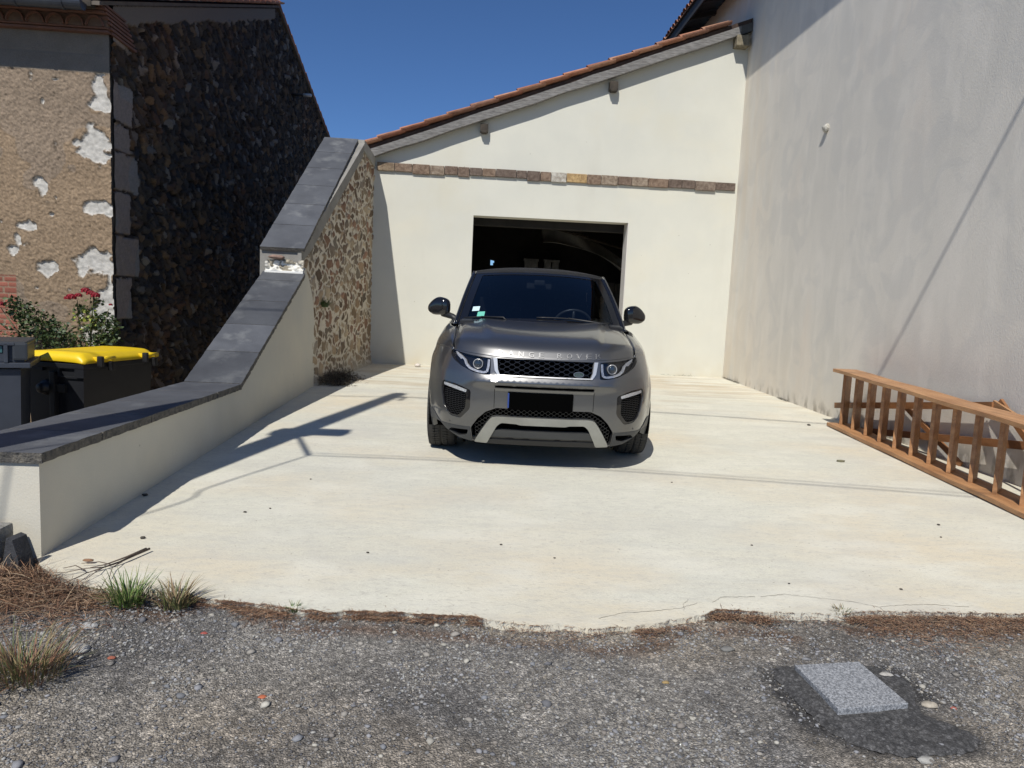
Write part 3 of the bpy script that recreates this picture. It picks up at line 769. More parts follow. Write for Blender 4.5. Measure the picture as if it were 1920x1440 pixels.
# gutter
m_gut = mat('zinc_gutter', (.10, .115, .135), (.07, .08, .10), scale=4, rough=.38, metallic=.6)
mb = MB(); vs = []; fs = []
prof = [(HY - .49 + .085 * math.cos(a), 4.885 + .10 * math.sin(a)) for a in [math.pi + math.pi * k / 12 for k in range(13)]]
inn = [(HY - .49 + .078 * math.cos(a), 4.888 + .093 * math.sin(a)) for a in [math.pi + math.pi * k / 12 for k in range(13)]]
mb.prism(prof + inn[::-1], lambda p: (HX - 4, p[0], p[1]), lambda p: (HX - .06, p[0], p[1]))
mb.prism([(p[0], p[1]) for p in prof], lambda p: (HX - .06, p[0], p[1]), lambda p: (HX - .052, p[0], p[1]))
gut = shift(mb.build('gutter', m_gut), house)
for k in range(7):
    mb = MB(); x = HX - .30 - k * .56
    pr2 = [(HY - .49 + .094 * math.cos(a), 4.885 + .109 * math.sin(a)) for a in [math.pi + math.pi * q / 12 for q in range(13)]]
    mb.prism(pr2 + prof[::-1], lambda p, x=x: (x, p[0], p[1]), lambda p, x=x: (x + .03, p[0], p[1]))
    o = mb.build('gutter_bracket', m_gut); o.data.transform(Matrix.Translation(-house.location)); o.parent = gut
# roof: verge tiles up the gable
angh = math.atan((ZR - ZE) / (YR - Y1))
Mh = Matrix.Translation((HX + .13, Y1 - .42, ZE - .42 * math.tan(angh) + .06)) @ Matrix.Rotation(math.pi / 2, 4, 'Z') @ Matrix.Rotation(-angh, 4, 'Y')
canal('roof_tiles', Mh, 9, 22, 6, .19, .405, .088, 6, house)
angb = math.atan(.268)
Mh2 = Matrix.Translation((HX + .03, YR - .05, ZR + .06)) @ Matrix.Rotation(math.pi / 2, 4, 'Z') @ Matrix.Rotation(angb, 4, 'Y')
canal('rear_roof_tiles', Mh2, 9, 20, 6, .19, .405, .088, 16, house)
mb = MB(); mb.prism([(Y1 - .4, ZE - .17), (YR, ZR + .0), (Y2 + .3, ZR - (Y2 + .3 - YR) * .268), (Y2 + .3, ZR - (Y2 + .3 - YR) * .268 + .04), (YR, ZR + .05), (Y1 - .4, ZE - .12)], lambda p: (HX + .10, p[0], p[1]), lambda p: (HX - 5, p[0], p[1]))
shift(mb.build('roof', mat('roof_mortar', (.14, .12, .10), (.10, .085, .07), scale=5, rough=.95)), house)
# small pipe out of the gable
mb = MB(); mb.tube([(HX, 19.3, 6.56), (HX + .35, 19.25, 6.55)], .035, 8); pp = shift(mb.build('vent_pipe', m_eave), house)
mb = MB(); mb.tube([(HX + .35, 19.25, 6.55), (HX + .55, 19.22, 6.545)], .042, 8); o = mb.build('pipe_end', mat('white_plastic', (.6, .6, .58), rough=.5)); o.data.transform(Matrix.Translation(-house.location)); o.parent = pp

# ------------------------------------------------------------------ low rendered wall and stone wall with slate coping
m_slate = mat('slate_coping', (.092, .097, .107), (.060, .063, .071), scale=2.5, detail=9, rough=.62, bump=.25, bscale=60, bdist=.004, c3=(.15, .155, .158), s3=3.0, fine=.12, fscale=120, rvar=.1)
def per_object_tone(m, lo_, hi_):
    nt = m.node_tree; N = nt.nodes; L = nt.links; P = N['Principled BSDF']; src = P.inputs['Base Color'].links[0].from_socket
    oi = N.new('ShaderNodeObjectInfo'); r = N.new('ShaderNodeMapRange'); r.inputs[3].default_value = lo_; r.inputs[4].default_value = hi_; L.new(oi.outputs['Random'], r.inputs[0])
    cb = N.new('ShaderNodeCombineColor')
    for i in range(3): L.new(r.outputs[0], cb.inputs[i])
    x = N.new('ShaderNodeMix'); x.data_type = 'RGBA'; x.blend_type = 'MULTIPLY'; x.inputs[0].default_value = 1; L.new(src, x.inputs[6]); L.new(cb.outputs[0], x.inputs[7]); L.new(x.outputs[2], P.inputs['Base Color'])
per_object_tone(m_slate, .78, 1.18)
m_slate_edge = mat('broken_slate_edge', (.075, .072, .068), (.17, .155, .13), scale=26, rough=.9, bump=1.0, bscale=60, bdist=.02)
m_cement = mat('grey_cement', (.27, .26, .235), (.21, .20, .18), scale=5, rough=.92, bump=.4, fine=.08)
LW = empty('rendered_wall', (-2.26, 6.0, .1), 'low cream rendered wall topped with slate slabs rising towards the stone wall', 'wall')
WX0, WX1 = -2.47, -2.02
mb = MB()
mb.prism([(3.43, -.25), (9.36, -.25), (9.36, 1.05), (9.22, 1.38), (9.02, 1.6), (8.80, 1.74), (8.74, 1.70), (8.74, 1.63), (6.37, .552), (3.43, .552)], lambda p: (WX1, p[0], p[1]), lambda p: (WX0, p[0], p[1]))
shift(mb.build('wall', m_rend_side), LW)
def slabseg(y0, z0, y1, z1, x0, x1, th, name, m, par, gap=.004, dx=0):
    mb = MB(); d = Vector((0, y1 - y0, z1 - z0)); L_ = d.length; d.normalize(); nrm = Vector((0, -d.z, d.y))
    rr = random.Random(int(y0 * 977)); nseg = max(6, int(L_ / .03))
    M = Matrix(((1, d.x, nrm.x, 0), (0, d.y, nrm.y, y0), (0, d.z, nrm.z, z0), (0, 0, 0, 1)))
    vs = []; fs = []
    for i in range(nseg + 1):
        t = gap + (L_ - 2 * gap) * i / nseg; a = x0 + dx * t + rr.uniform(-.003, .003); b_ = x1 + dx * t + rr.uniform(-.005, .003)
        vs += [M @ Vector((a, t, -th)), M @ Vector((a, t, 0)), M @ Vector((b_, t, 0)), M @ Vector((b_ - .002 + rr.uniform(-.004, .004), t, -th))]
    for i in range(nseg):
        for k in range(4): a = i * 4 + k; b_ = i * 4 + (k + 1) % 4; fs.append((a, b_, b_ + 4, a + 4))
    fs += [(0, 1, 2, 3), tuple(range(nseg * 4, nseg * 4 + 4))[::-1]]
    o = mb.add(vs, fs).build(name, m); o.data.materials.append(m_slate_edge)
    for p in o.data.polygons:
        if p.normal.dot(nrm) < .5: p.material_index = 1
    return shift(o, par)
ys = [3.41, 3.98, 4.58, 5.15, 5.76, 6.37]
for a, b_ in zip(ys[:-1], ys[1:]): slabseg(a, .602, b_, .602, -2.505, -2.0, .05, 'coping_slab', m_slate, LW)
st = [(6.372 + (8.74 - 6.372) * k / 4.45, .604 + (1.68 - .604) * k / 4.45) for k in (0, 1, 2, 3, 4, 4.45)]
for (a, za), (b_, zb) in zip(st[:-1], st[1:]): slabseg(a, za, b_, zb, -2.505, -2.005, .05, 'coping_slab', m_slate, LW)
# mortar crust under the step
v, f = ico(1, 3); v = v * (1 + (rng.random(len(v)) - .5)[:, None] * .10)
for (c, s_) in []: pass
SW = empty('stone_wall', (-2.1, 10.6, .3), 'stone wall with cream mortar and steep slate coping between the low wall and the garage', 'wall')
spal = [(.27, .19, .12), (.22, .16, .105), (.33, .25, .165), (.18, .13, .09), (.25, .15, .10), (.30, .25, .19), (.36, .29, .20), (.20, .16, .12)]
y_a, y_b = 8.76, 12.27
def facex(y): return -2.03 + .108 * (y - 9.3)
def copz(y): return np.where(y < 11.5, 1.975 + (y - 8.72) * (3.86 - 1.975) / (11.5 - 8.72), 3.86 - (y - 11.5) * .17)
A, B, H, C, O_, U_, V_, N_ = rubble('s', (facex(y_a), y_a, -.1), (.108, 1, 0), (0, 0, 1), (1, -.108, 0), y_b - y_a, 4.2, .012, .150, .115, spal, (.58, .525, .43), .014, .26, 123, warp=.75, sharp=.12, big=.62)
foot = np.exp(-np.clip((B + .0 - .1 - .026 * (A + y_a)) / .10, 0, 9)) * (A > .6)
H = H * (1 - foot) + foot * .06; C = C * (1 - foot[..., None]) + np.array([.40, .36, .29]) * foot[..., None]
yy = A + y_a
keep = (B - .1) < copz(yy) - .14
foo = finish('stone_face', A, B, H, C, O_, U_, V_, N_, mat('stone_and_mortar', attr=True, rough=.95, bump=.7, bscale=60, fine=.18, fscale=110, bdist=.008, spec=.2), keep)
shift(foo, SW)
mb = MB()
cz = lambda y: float(copz(np.array(y)))
mb.prism([(y_a, -.25), (y_b, -.25), (y_b, cz(12.25) - .06), (11.5, cz(11.5) - .06), (y_a, cz(y_a) - .06)], lambda p: (facex(p[0]) - .005, p[0], p[1]), lambda p: (facex(p[0]) - .46, p[0], p[1]))
shift(mb.build('wall_core', m_cement), SW)
# cement edging under the slope and under the short rear slope
mb = MB(); q = lambda p: (facex(p[0]) + .035, p[0], p[1]); q2 = lambda p: (facex(p[0]) - .01, p[0], p[1])
mb.prism([(8.74, cz(8.74) - .05), (8.74, cz(8.74) - .20), (9.1, cz(9.1) - .26), (11.42, cz(11.42) - .21), (11.5, cz(11.5) - .05)], q, q2)
shift(mb.build('cement_edging', m_cement), SW)
m_cem2 = mat('pale_cement', (.36, .345, .31), (.30, .29, .26), scale=5, rough=.92, bump=.4, fine=.08)
mb = MB(); mb.prism([(11.5, 3.86), (12.2, 3.745), (12.2, 3.585), (11.5, 3.70)], lambda p: (facex(p[0]) + .03, p[0], p[1]), lambda p: (facex(p[0]) - .5, p[0], p[1]))
shift(mb.build('rear_coping', m_cem2), SW)
N_up = 6
for k in range(N_up):
    t0, t1 = k / N_up, (k + 1) / N_up
    a = 8.70 + (11.52 - 8.70) * t0; b_ = 8.70 + (11.52 - 8.70) * t1
    za = 1.962 + (a - 8.70) * .678; zb = 1.962 + (b_ - 8.70) * .678
    L_ = math.hypot(b_ - a, zb - za)
    sx = .055 * (b_ - a) / L_ * 1.0
    o = slabseg(a, za, b_, zb, -2.535 + .055 * (a - 8.7), -2.015 + .055 * (a - 8.7), .045, 'coping_slab', m_slate, SW, dx=sx)
mb = MB(); mb.box((-2.42, 11.30, 3.83), (-1.86, 11.54, 3.875), .004); mb.v = []; mb.f = []; mb.sm = []
# white mortared stones in the step
mst = mat('limewashed_stone', (.72, .69, .60), (.48, .42, .33), scale=14, rough=.95, bump=1.0, bscale=40, bdist=.02)
v0, f0 = ico(1, 2)
A, B, H, C, O_, U_, V_, N_ = rubble('m', (-2.475, 8.735, 1.665), (1, 0, 0), (0, 0, 1), (0, -1, 0), .45, .19, .006, .17, .09, [(.62, .60, .54), (.50, .46, .38), (.66, .64, .58), (.42, .37, .28)], (.72, .70, .64), .035, .10, 51, warp=.8, sharp=.3)
H = H + (fbm(A * 22, B * 22, 4, 4) - .5) * .03; H = np.where(B < .03, .035, H); C = np.where((B < .03)[..., None], np.array([.74, .73, .69]), C)
keep = B < .125 + .06 * fbm(A * 14, B * 0 + 3, 3, 18)
shift(finish('mortared_stones', A, B, H, C, O_, U_, V_, N_, mat('limewashed_stone', attr=True, rough=.95, bump=.8, bscale=90, bdist=.008), keep), SW)
v = v0 * (1 + (rng.random(len(v0)) - .5)[:, None] * .4) * np.array([.10, .05, .028]) + np.array([-2.33, 8.70, 1.85])
shift(mesh_obj('brown_stone', v, f0, mat('brown_rock', (.28, .19, .15), (.2, .13, .1), scale=20, rough=.95, bump=.8)), SW)
# ------------------------------------------------------------------ wooden staircase lying on its side
m_pine = mat('varnished_pine', (.46, .25, .115), (.29, .14, .06), scale=2.0, detail=10, stretch=(9, 1.2, 9), rough=.5, bump=.45, bscale=22, bdist=.004, fine=.22, fscale=50, rvar=.12, c3=(.24, .13, .07), s3=2.6)
m_pine2 = mat('dark_pine', (.30, .135, .055), (.20, .09, .035), scale=2.2, detail=9, stretch=(8, 2, 8), rough=.55, bump=.35, bscale=22, bdist=.004, fine=.10, fscale=60)
per_object_tone(m_pine, .82, 1.12)
stair = empty('wooden_staircase', (4.09, 7.79, .2), 'orange pine staircase lying on its side along the foot of the grey wall', 'staircase')
es = Vector((-.0926, -.9957, -.0259)); et = Vector((.9957, -.0926, 0)); ez = Vector((0, 0, 1))
O0 = Vector((4.096, 7.793, .2035))
def SP(s_, t_, z_): return O0 + es * s_ + et * t_ + ez * z_
def string(name, s0, s1, t0, t1, z0a, z0b, th):
    mb = MB(); nn = 40; vs = []; fs = []
    for i in range(nn + 1):
        u = i / nn; s_ = s0 + (s1 - s0) * u; zz = z0a + (z0b - z0a) * u
        ta, tb = t0, t1
        if i == nn: ta = t0 + .10
        if u > .97: ta = t0 + .06
        w = .003 * math.sin(s_ * 5)
        vs += [SP(s_, ta, zz + w), SP(s_, tb, zz + w), SP(s_, tb, zz + th + w), SP(s_, ta, zz + th + w)]
    for i in range(nn):
        for k in range(4): a = i * 4 + k; b_ = i * 4 + (k + 1) % 4; fs.append((a, b_, b_ + 4, a + 4))
    fs += [(0, 1, 2, 3), tuple(range(nn * 4, nn * 4 + 4))[::-1]]
    o = mb.add(vs, fs).build(name, m_pine); bv = o.modifiers.new('b', 'BEVEL'); bv.width = .003; bv.segments = 2; bv.limit_method = 'ANGLE'
    return shift(o, stair)
string('string', 0, 4.0, 0, .27, .008, .008, .036)
string('string', .03, 4.05, 0.0, .26, .628, .590, .036)
ca, sa = math.cos(math.radians(41)), math.sin(math.radians(41))
for k in range(13):
    s_ = .115 + k * .303
    mb = MB(); a = SP(s_, .105, 0); zt = .629 - .038 * s_ / 4
    # tread runs away from the viewer: back along the string and inwards
    dr = (-es * ca + et * sa); dr.z = 0; dr.normalize(); nr = Vector((-dr.y, dr.x, 0))
    M = Matrix(((nr.x, dr.x, 0, a.x), (nr.y, dr.y, 0, a.y), (0, 0, 1, a.z), (0, 0, 0, 1)))
    mb.box((-.016, 0, .043), (.016, .200, zt), .006, M)
    shift(mb.build('tread', m_pine), stair)
tr = empty('braced_trestle', (4.40, 6.8, .2), 'dark pine braced frame leaning behind the staircase against the grey wall', 'trestle')
mb = MB(); mb.beam((4.385, 8.17, .40), (4.385, 5.64, .755), .066, .035, (1, 0, 0)); shift(mb.build('rail', m_pine2), tr)
mb = MB(); mb.beam((4.37, 7.60, .20), (4.37, 4.6, .575), .066, .035, (1, 0, 0)); shift(mb.build('rail', m_pine2), tr)
for (p, q) in [((4.425, 6.95, .60), (4.425, 6.0, .17)), ((4.42, 5.62, .80), (4.42, 4.9, .22)), ((4.40, 5.66, .775), (4.20, 4.75, .60)), ((4.425, 5.75, .70), (4.425, 6.9, .28))][:3]:
    mb = MB(); mb.beam(p, q, .05, .024, (1, 0, 0)); shift(mb.build('brace', m_pine2 if q[0] > 4.3 else m_pine), tr)

# ------------------------------------------------------------------ granite cover slab in the street
m_gran = mat('speckled_granite', (.155, .163, .176), (.335, .345, .36), scale=120, detail=3, rough=.55, bump=.05, bscale=200, fine=.55, fscale=300, lo=.42, hi=.58)
zz = .070
top = [(1.296, 2.532), (1.571, 2.566), (1.592, 2.280), (1.317, 2.242)]
mb = MB(); mb.prism(top, lambda p: (p[0], p[1], zz - .055), lambda p: (p[0], p[1], zz + (p[1] - 2.4) * .02))
o = mb.build('granite_slab', m_gran); bv = o.modifiers.new('b', 'BEVEL'); bv.width = .0025; bv.segments = 2
tag(o, 'square grey speckled granite slab set in dark asphalt at the street edge', 'slab')

def rock(name, c, s, m, lab, cat='stone', grp=None, seed=1, sub=2, amp=.35):
    v, f = ico(1, sub); r = np.random.default_rng(seed); v = v * (1 + (r.random(len(v)) - .5)[:, None] * amp)
    o = mesh_obj(name, v * np.array(s) + np.array(c), f, m); return tag(o, lab, cat, grp)
m_gpost = mat('rough_granite', (.30, .29, .26), (.18, .175, .16), scale=40, rough=.95, bump=.9, bscale=60)
mb = MB(); mb.box((-2.42, 3.22, -.05), (-2.098, 3.36, .283), .02)
o = mb.build('granite_block', m_gpost); tag(o, 'rough granite block at the left edge beside the white wall end', 'stone')
def darkstone():
    pl = [(-2.098, .02), (-2.06, .245), (-2.035, .235), (-2.012, .15), (-2.003, .04)]
    mb = MB(); mb.prism(pl, lambda p: (p[0], 3.24, p[1]), lambda p: (p[0] + .01, 3.33, p[1]))
    o = mb.build('dark_stone', mat('dark_schist', (.05, .052, .06), (.03, .032, .036), scale=20, rough=.9, bump=.8))
    tag(o, 'dark broken stone leaning on the white wall end beside the granite block', 'stone')
darkstone()

# small dark pebbles and dry leaves lying on the slab
m_peb = mat('dark_pebble', (.075, .065, .05), (.05, .045, .04), scale=40, rough=.9)
pp_ = [(-1.984, 4.438, .020), (-1.29, 4.175, .011), (-1.67, 3.707, .016), (0.212, 3.749, .009), (0.485, 3.576, .007), (3.074, 4.31, .012), (2.93, 4.072, .008), (-0.485, 3.585, .009), (1.65, 3.845, .008), (1.629, 3.315, .007), (-1.074, 4.926, .008), (-1.167, 4.258, .008), (2.182, 3.275, .009), (3.886, 7.785, .022), (1.553, 5.145, .008)]
plab = {1: 'tiny dark pebble on the slab between the low wall and the car', 3: 'tiny pebble before the car, the left one of a near pair', 4: 'tiny pebble before the car, the right one of a near pair', 5: 'tiny dark pebble on the slab at the right, before the near end of the staircase', 6: 'tiny pebble at the right of the slab, nearer than its neighbour', 7: 'tiny pebble on the slab left of the centre, midway to the street edge', 8: 'tiny pebble on the slab above the granite slab, the farther one', 9: 'tiny pebble by the slab edge straight above the granite slab', 10: 'tiny pebble on the slab by the long pole shadow', 11: 'tiny pebble on the slab between the twig and the pole shadow', 12: 'tiny pebble near the slab edge right of the granite slab', 14: 'tiny pebble on the slab in front of the right wheel of the car', 0: 'dark pebble in the shade at the foot of the low rendered wall', 2: 'dark pebble on the slab behind the fallen twig', 13: 'dark pebble on the slab just left of the staircase end'}
for i, (x, y, r) in enumerate(pp_):
    o = rock('pebble', (x, y, gz(y) + r * .4), (r, r * .8, r * .5), m_peb, plab.get(i, 'tiny dark pebble scattered on the open pale slab'), 'pebble', 'pebbles scattered on the slab', i, 1)
rock('leaf_litter', (3.329, 6.023, gz(6.02) + .008), (.038, .03, .012), mat('dead_leaf', (.16, .15, .09), rough=.9), 'small dead leaf lying on the slab in front of the staircase', 'leaf', None, 44, 1)
rock('white_stone', (-.872, 11.975, gz(11.97) + .03), (.06, .05, .035), mat('white_stone', (.6, .55, .5), rough=.9), 'small whitish stone at the foot of the garage wall left of the car', 'stone', None, 5, 1)

# ------------------------------------------------------------------ gravel, litter, grass
v1, f1 = ico(1, 0)
def scatter(n, xr, yr, size, seed, pal, dens=None, flat=.55, up=.3):
    r = np.random.default_rng(seed)
    x = r.uniform(*xr, n * 3); y = r.uniform(*yr, n * 3)
    ok = y < edge_y(x) - .005
    if dens is not None: ok &= r.random(len(x)) < dens(x, y)
    gr = ((x > 1.29) & (x < 1.60) & (y > 2.23) & (y < 2.58)); ok &= ~gr
    x, y = x[ok][:n], y[ok][:n]; n = len(x)
    s = size(r, n)
    z = .026 * y - .03 + np.exp(-((x - .5) / 6) ** 2 - ((y - 2) / 3) ** 2) * ((fbm(x * 2.1, y * 2.1, 3, 2) - .5) * .035 + (fbm(x * 22, y * 22, 3, 3) - .5) * .012)
    base = v1[None] * (1 + (r.random((n, len(v1))) - .5)[..., None] * .75)
    sc = np.stack([s * r.uniform(.7, 1.3, n), s * r.uniform(.6, 1.1, n), s * flat * r.uniform(.6, 1.2, n)], 1)
    base = base * sc[:, None, :]
    a = r.uniform(0, 6.28, n); c, q = np.cos(a), np.sin(a)
    bx = base[..., 0] * c[:, None] - base[..., 1] * q[:, None]; by = base[..., 0] * q[:, None] + base[..., 1] * c[:, None]
    P = np.stack([bx + x[:, None], by + y[:, None], base[..., 2] + (z + s * up)[:, None]], -1)
    pal = np.array(pal); C = pal[r.integers(0, len(pal), n)] * r.uniform(.7, 1.25, (n, 1))
    F = (f1[None] + (np.arange(n) * len(v1))[:, None, None]).reshape(-1, 3)
    return P.reshape(-1, 3), F, np.repeat(C, len(v1), 0)
m_grav = mat('gravel_chips', attr=True, rough=.85, fine=.15, fscale=400)
gp = [(.17, .17, .175), (.13, .13, .135), (.21, .205, .20), (.26, .25, .235), (.10, .10, .105), (.09, .09, .10), (.24, .21, .17), (.15, .155, .17), (.34, .33, .31), (.19, .17, .14)]
def dn(x, y): return np.clip(.25 + 1.3 * np.clip((fbm(x * 2.6, y * 2.8, 3, 71) - .42) * 5, 0, 1), 0, 1) * (1 - .93 * np.exp(-(((x - 1.52) / .25) ** 4 + ((y - 2.13) / .08) ** 4)))
P_, F_, C_ = scatter(34000, (-1.9, 3.2), (1.65, 3.05), lambda r, n: np.clip(r.lognormal(-5.85, .34, n), .0013, .007), 3, gp, dn)
P4, F4, C4 = scatter(6500, (-1.9, 3.2), (1.65, 3.1), lambda r, n: np.clip(r.lognormal(-5.3, .3, n), .003, .009), 8, [(.29, .285, .27), (.23, .23, .23), (.34, .335, .31), (.19, .19, .195), (.31, .285, .245), (.26, .26, .27)], lambda x, y: dn(x, y) * (fbm(x * 3.1 + 2, y * 3.3, 3, 91) > .47), .6, .2)
P2, F2, C2 = scatter(1700, (-1.9, 3.2), (1.65, 3.0), lambda r, n: np.clip(r.lognormal(-4.95, .40, n), .004, .020), 4, [(.30, .29, .27), (.24, .24, .25), (.18, .185, .195), (.38, .36, .31), (.27, .25, .22), (.19, .17, .15), (.17, .17, .18)], dn, .5, .25)
g = mesh_obj('gravel', np.concatenate([P_, P2, P4]), np.concatenate([F_, F2 + len(P_), F4 + len(P_) + len(P2)]), m_grav, colors=np.concatenate([C_, C2, C4]))
tag(g, 'loose grey and white gravel chips strewn over the worn street edge', 'gravel', kind='stuff')
for i, (x, y, r, c, lab) in enumerate([(-.659, 2.336, .015, (.45, .13, .06), 'orange brick chip on the gravel left of centre, the one nearest the viewer'), (-1.009, 2.758, .014, (.42, .10, .08), 'red chip on the gravel just below the dry needle strip'),
                                  (-1.271, 2.566, .015, (.40, .13, .08), 'reddish brick chip on the gravel between the two grass tufts'), (.771, 2.448, .014, (.40, .28, .12), 'yellowish pebble in the gravel left of the granite slab'),
                                  (1.655, 2.52, .035, (.46, .44, .40), 'flat white flake on the asphalt behind the granite slab'), (1.496, 2.027, .028, (.40, .39, .36), 'pale stone below the dark asphalt patch at the bottom right'),
                                  (1.70, 2.325, .03, (.45, .40, .32), 'cream stone just right of the granite slab corner'), (1.79, 2.32, .013, (.40, .12, .09), 'small red chip right of the granite slab'),
                                  (1.399, 2.188, .012, (.34, .33, .31), 'round grey pebble in front of the granite slab'), (1.094, 2.701, .028, (.21, .205, .19), 'flat grey-brown stone up left of the granite slab'),
                                  (-1.42, 2.62, .05, (.44, .43, .40), 'flat whitish stone near the left grass tuft'), (-1.472, 2.80, .035, (.42, .42, .41), 'pale flat stone below the dry grass heap')]):
    rock('stone_chip', (x, y, Zs(x, y) + r * .15), (r, r * .7, r * .30), mat('chip' + str(i), c, tuple(q * .7 for q in c), scale=60, rough=.9, bump=.6), lab, 'stone', None, 60 + i, 2, .45)

def strands(n, pos, length, width, pal, seed, spread=1.0, lift=.02, segs=4, curl=.5):
    r = np.random.default_rng(seed); x, y, z = pos(r, n); n = len(x)
    L_ = length(r, n); a = r.uniform(0, 6.28, n); el = np.abs(r.normal(0, lift, n)); cu = r.normal(0, curl, n)
    V = np.zeros((n, (segs + 1) * 2, 3)); px, py, pz = x.copy(), y.copy(), z.copy(); an = a.copy(); e = el.copy()
    for k in range(segs + 1):
        t = k / segs; w = width * (1 - .8 * abs(t * 2 - 1) ** 2) * .5 + 1e-5
        V[:, 2 * k] = np.stack([px - np.sin(an) * w, py + np.cos(an) * w, pz], 1); V[:, 2 * k + 1] = np.stack([px + np.sin(an) * w, py - np.cos(an) * w, pz + w], 1)
        st = L_ / segs; px = px + np.cos(an) * np.cos(e) * st; py = py + np.sin(an) * np.cos(e) * st; pz = np.maximum(pz + np.sin(e) * st, z - .002); an = an + cu / segs; e = e - .35 / segs
    q = np.array([[2 * k, 2 * k + 1, 2 * k + 3, 2 * k + 2] for k in range(segs)])
    F = (q[None] + (np.arange(n) * (segs + 1) * 2)[:, None, None]).reshape(-1, 4)
    pal = np.array(pal); C = pal[r.integers(0, len(pal), n)] * r.uniform(.6, 1.3, (n, 1))
    return V.reshape(-1, 3), F, np.repeat(C, (segs + 1) * 2, 0)
def litpos(r, n):
    x = r.uniform(-2.3, 3.4, n * 6); y0 = edge_y(x); w = .025 + .20 * np.clip((fbm(x * 1.9, x * 0 + 4, 3, 6) - .32) * 2.2, 0, 1)
    y = y0 + np.abs(r.normal(0, .014, n * 6)) * (r.random(n * 6) < .35) + .006 - w * np.abs(r.normal(0, .8, n * 6))
    ok = ((fbm(x * 2.3, y * 2.3, 3, 66) > .40) & (fbm(x * 14, y * 14, 3, 67) > .38)) | (r.random(len(x)) < .10) | ((x > 1.75) & (fbm(x * 9, y * 9, 3, 68) > .36)); ok &= ~((x > .1) & (x < .75) & (r.random(len(x)) < .85))
    x, y = x[ok][:n], y[ok][:n]
    z = .026 * y - .026 + r.uniform(-.004, .018, len(x)) * np.clip((y0[ok][:n] - y) * 30, 0, 1) + np.where(y > y0[ok][:n] - .01, .02, 0)
    return x, y, z
def heappos(r, n):
    x = r.normal(-2.0, .26, n); y = 3.08 + r.normal(0, .13, n) + (x + 2.0) * -.10
    h = .085 * np.exp(-((x + 2.05) / .33) ** 2 - ((y - 3.1) / .15) ** 2)
    ok = (y < edge_y(x) + .02); x, y, h = x[ok], y[ok], h[ok]
    return x, y, .026 * y - .02 + h * r.random(len(x)) ** .5
np_ = [(.22, .115, .065), (.15, .08, .05), (.28, .17, .10), (.10, .06, .04), (.33, .22, .14)]
V1, F1, C1 = strands(30000, litpos, lambda r, n: r.uniform(.012, .04, n), .0016, np_, 21, lift=.16)
V2, F2, C2 = strands(9000, heappos, lambda r, n: r.uniform(.02, .09, n), .0022, np_, 22, lift=.30)
V3, F3, C3 = strands(260, heappos, lambda r, n: r.uniform(.09, .22, n), .0030, [(.36, .27, .18), (.28, .20, .13)], 23, lift=.45)
o = mesh_obj('dry_needles', np.concatenate([V1, V2, V3]), np.concatenate([F1, F2 + len(V1), F3 + len(V1) + len(V2)]), mat('dry_needle', attr=True, rough=.9), colors=np.concatenate([C1, C2, C3]))
tag(o, 'strip of brown dry needles and dead grass along the slab edge', 'needles', kind='stuff')
def tuft(name, c, n, h, rad, pal, seed, lab, lean=(0, 0), wid=.0035):
    r = np.random.default_rng(seed); V = []; F = []; C = []; segs = 6
    for i in range(n):
        a = r.uniform(0, 6.28); rr = rad * r.random() ** .6; x = c[0] + rr * math.cos(a) * .5; y = c[1] + rr * math.sin(a) * .4; z = c[2] - .01
        L_ = h * r.uniform(.35, 1.0); e = r.uniform(.75, 1.5); b = a + r.normal(0, .4); w = wid * r.uniform(.5, 1)
        cc = np.array(pal[r.integers(0, len(pal))]) * r.uniform(.7, 1.3); b0 = len(V)
        for k in range(segs + 1):
            t = k / segs; ww = w * (1 - t) ** .7 + .0003
            V += [(x - math.sin(b) * ww, y + math.cos(b) * ww, z), (x + math.sin(b) * ww, y - math.cos(b) * ww, z)]; C += [cc, cc]
            st = L_ / segs; x += (math.cos(e) * math.cos(b) + lean[0]) * st; y += (math.cos(e) * math.sin(b) + lean[1]) * st; z += math.sin(e) * st; e -= r.uniform(.02, .22)
        F += [(b0 + 2 * k, b0 + 2 * k + 1, b0 + 2 * k + 3, b0 + 2 * k + 2) for k in range(segs)]
    o = mesh_obj(name, np.array(V), np.array(F), m_grass, colors=np.array(C)); return tag(o, lab, 'grass tuft')
m_grass = mat('grass_blade', attr=True, rough=.6)
gg = [(.085, .15, .03), (.06, .11, .025), (.12, .19, .045), (.20, .21, .08)]
gd = [(.16, .15, .06), (.26, .20, .10), (.11, .13, .045), (.20, .13, .08)]
tuft('grass_tuft', (-1.40, 2.97, .075), 190, .17, .13, gg, 1, 'upright green grass tuft at the slab edge beside the fallen twig')
tuft('grass_tuft', (-1.20, 2.96, .075), 150, .16, .13, gd, 2, 'half-dry grass tuft at the slab edge right of the green tuft')
tuft('grass_tuft', (-1.50, 2.42, .06), 520, .17, .28, gd + [(.24, .12, .07)], 3, 'large reddish dry grass clump at the left edge of the gravel', wid=.0022)
tuft('grass_tuft', (-1.66, 2.26, .055), 260, .15, .18, gg, 4, 'green grass patch at the far left edge below the dry clump', wid=.003)
tuft('grass_tuft', (-.70, 2.94, .075), 60, .05, .06, gg, 5, 'tiny green sprig on the needle strip left of centre', wid=.002)
tuft('grass_tuft', (1.74, 3.02, .078), 60, .05, .07, gd, 6, 'tiny dry sprig at the slab edge above the granite slab', wid=.002)
tuft('wall_plant', (-1.99, 9.66, 1.28), 260, .17, .16, [(.05, .09, .025), (.07, .12, .03), (.10, .12, .05)], 7, 'small green plant growing out of the stone wall', wid=.006)
o = bpy.data.objects['wall_plant']; o['category'] = 'plant'
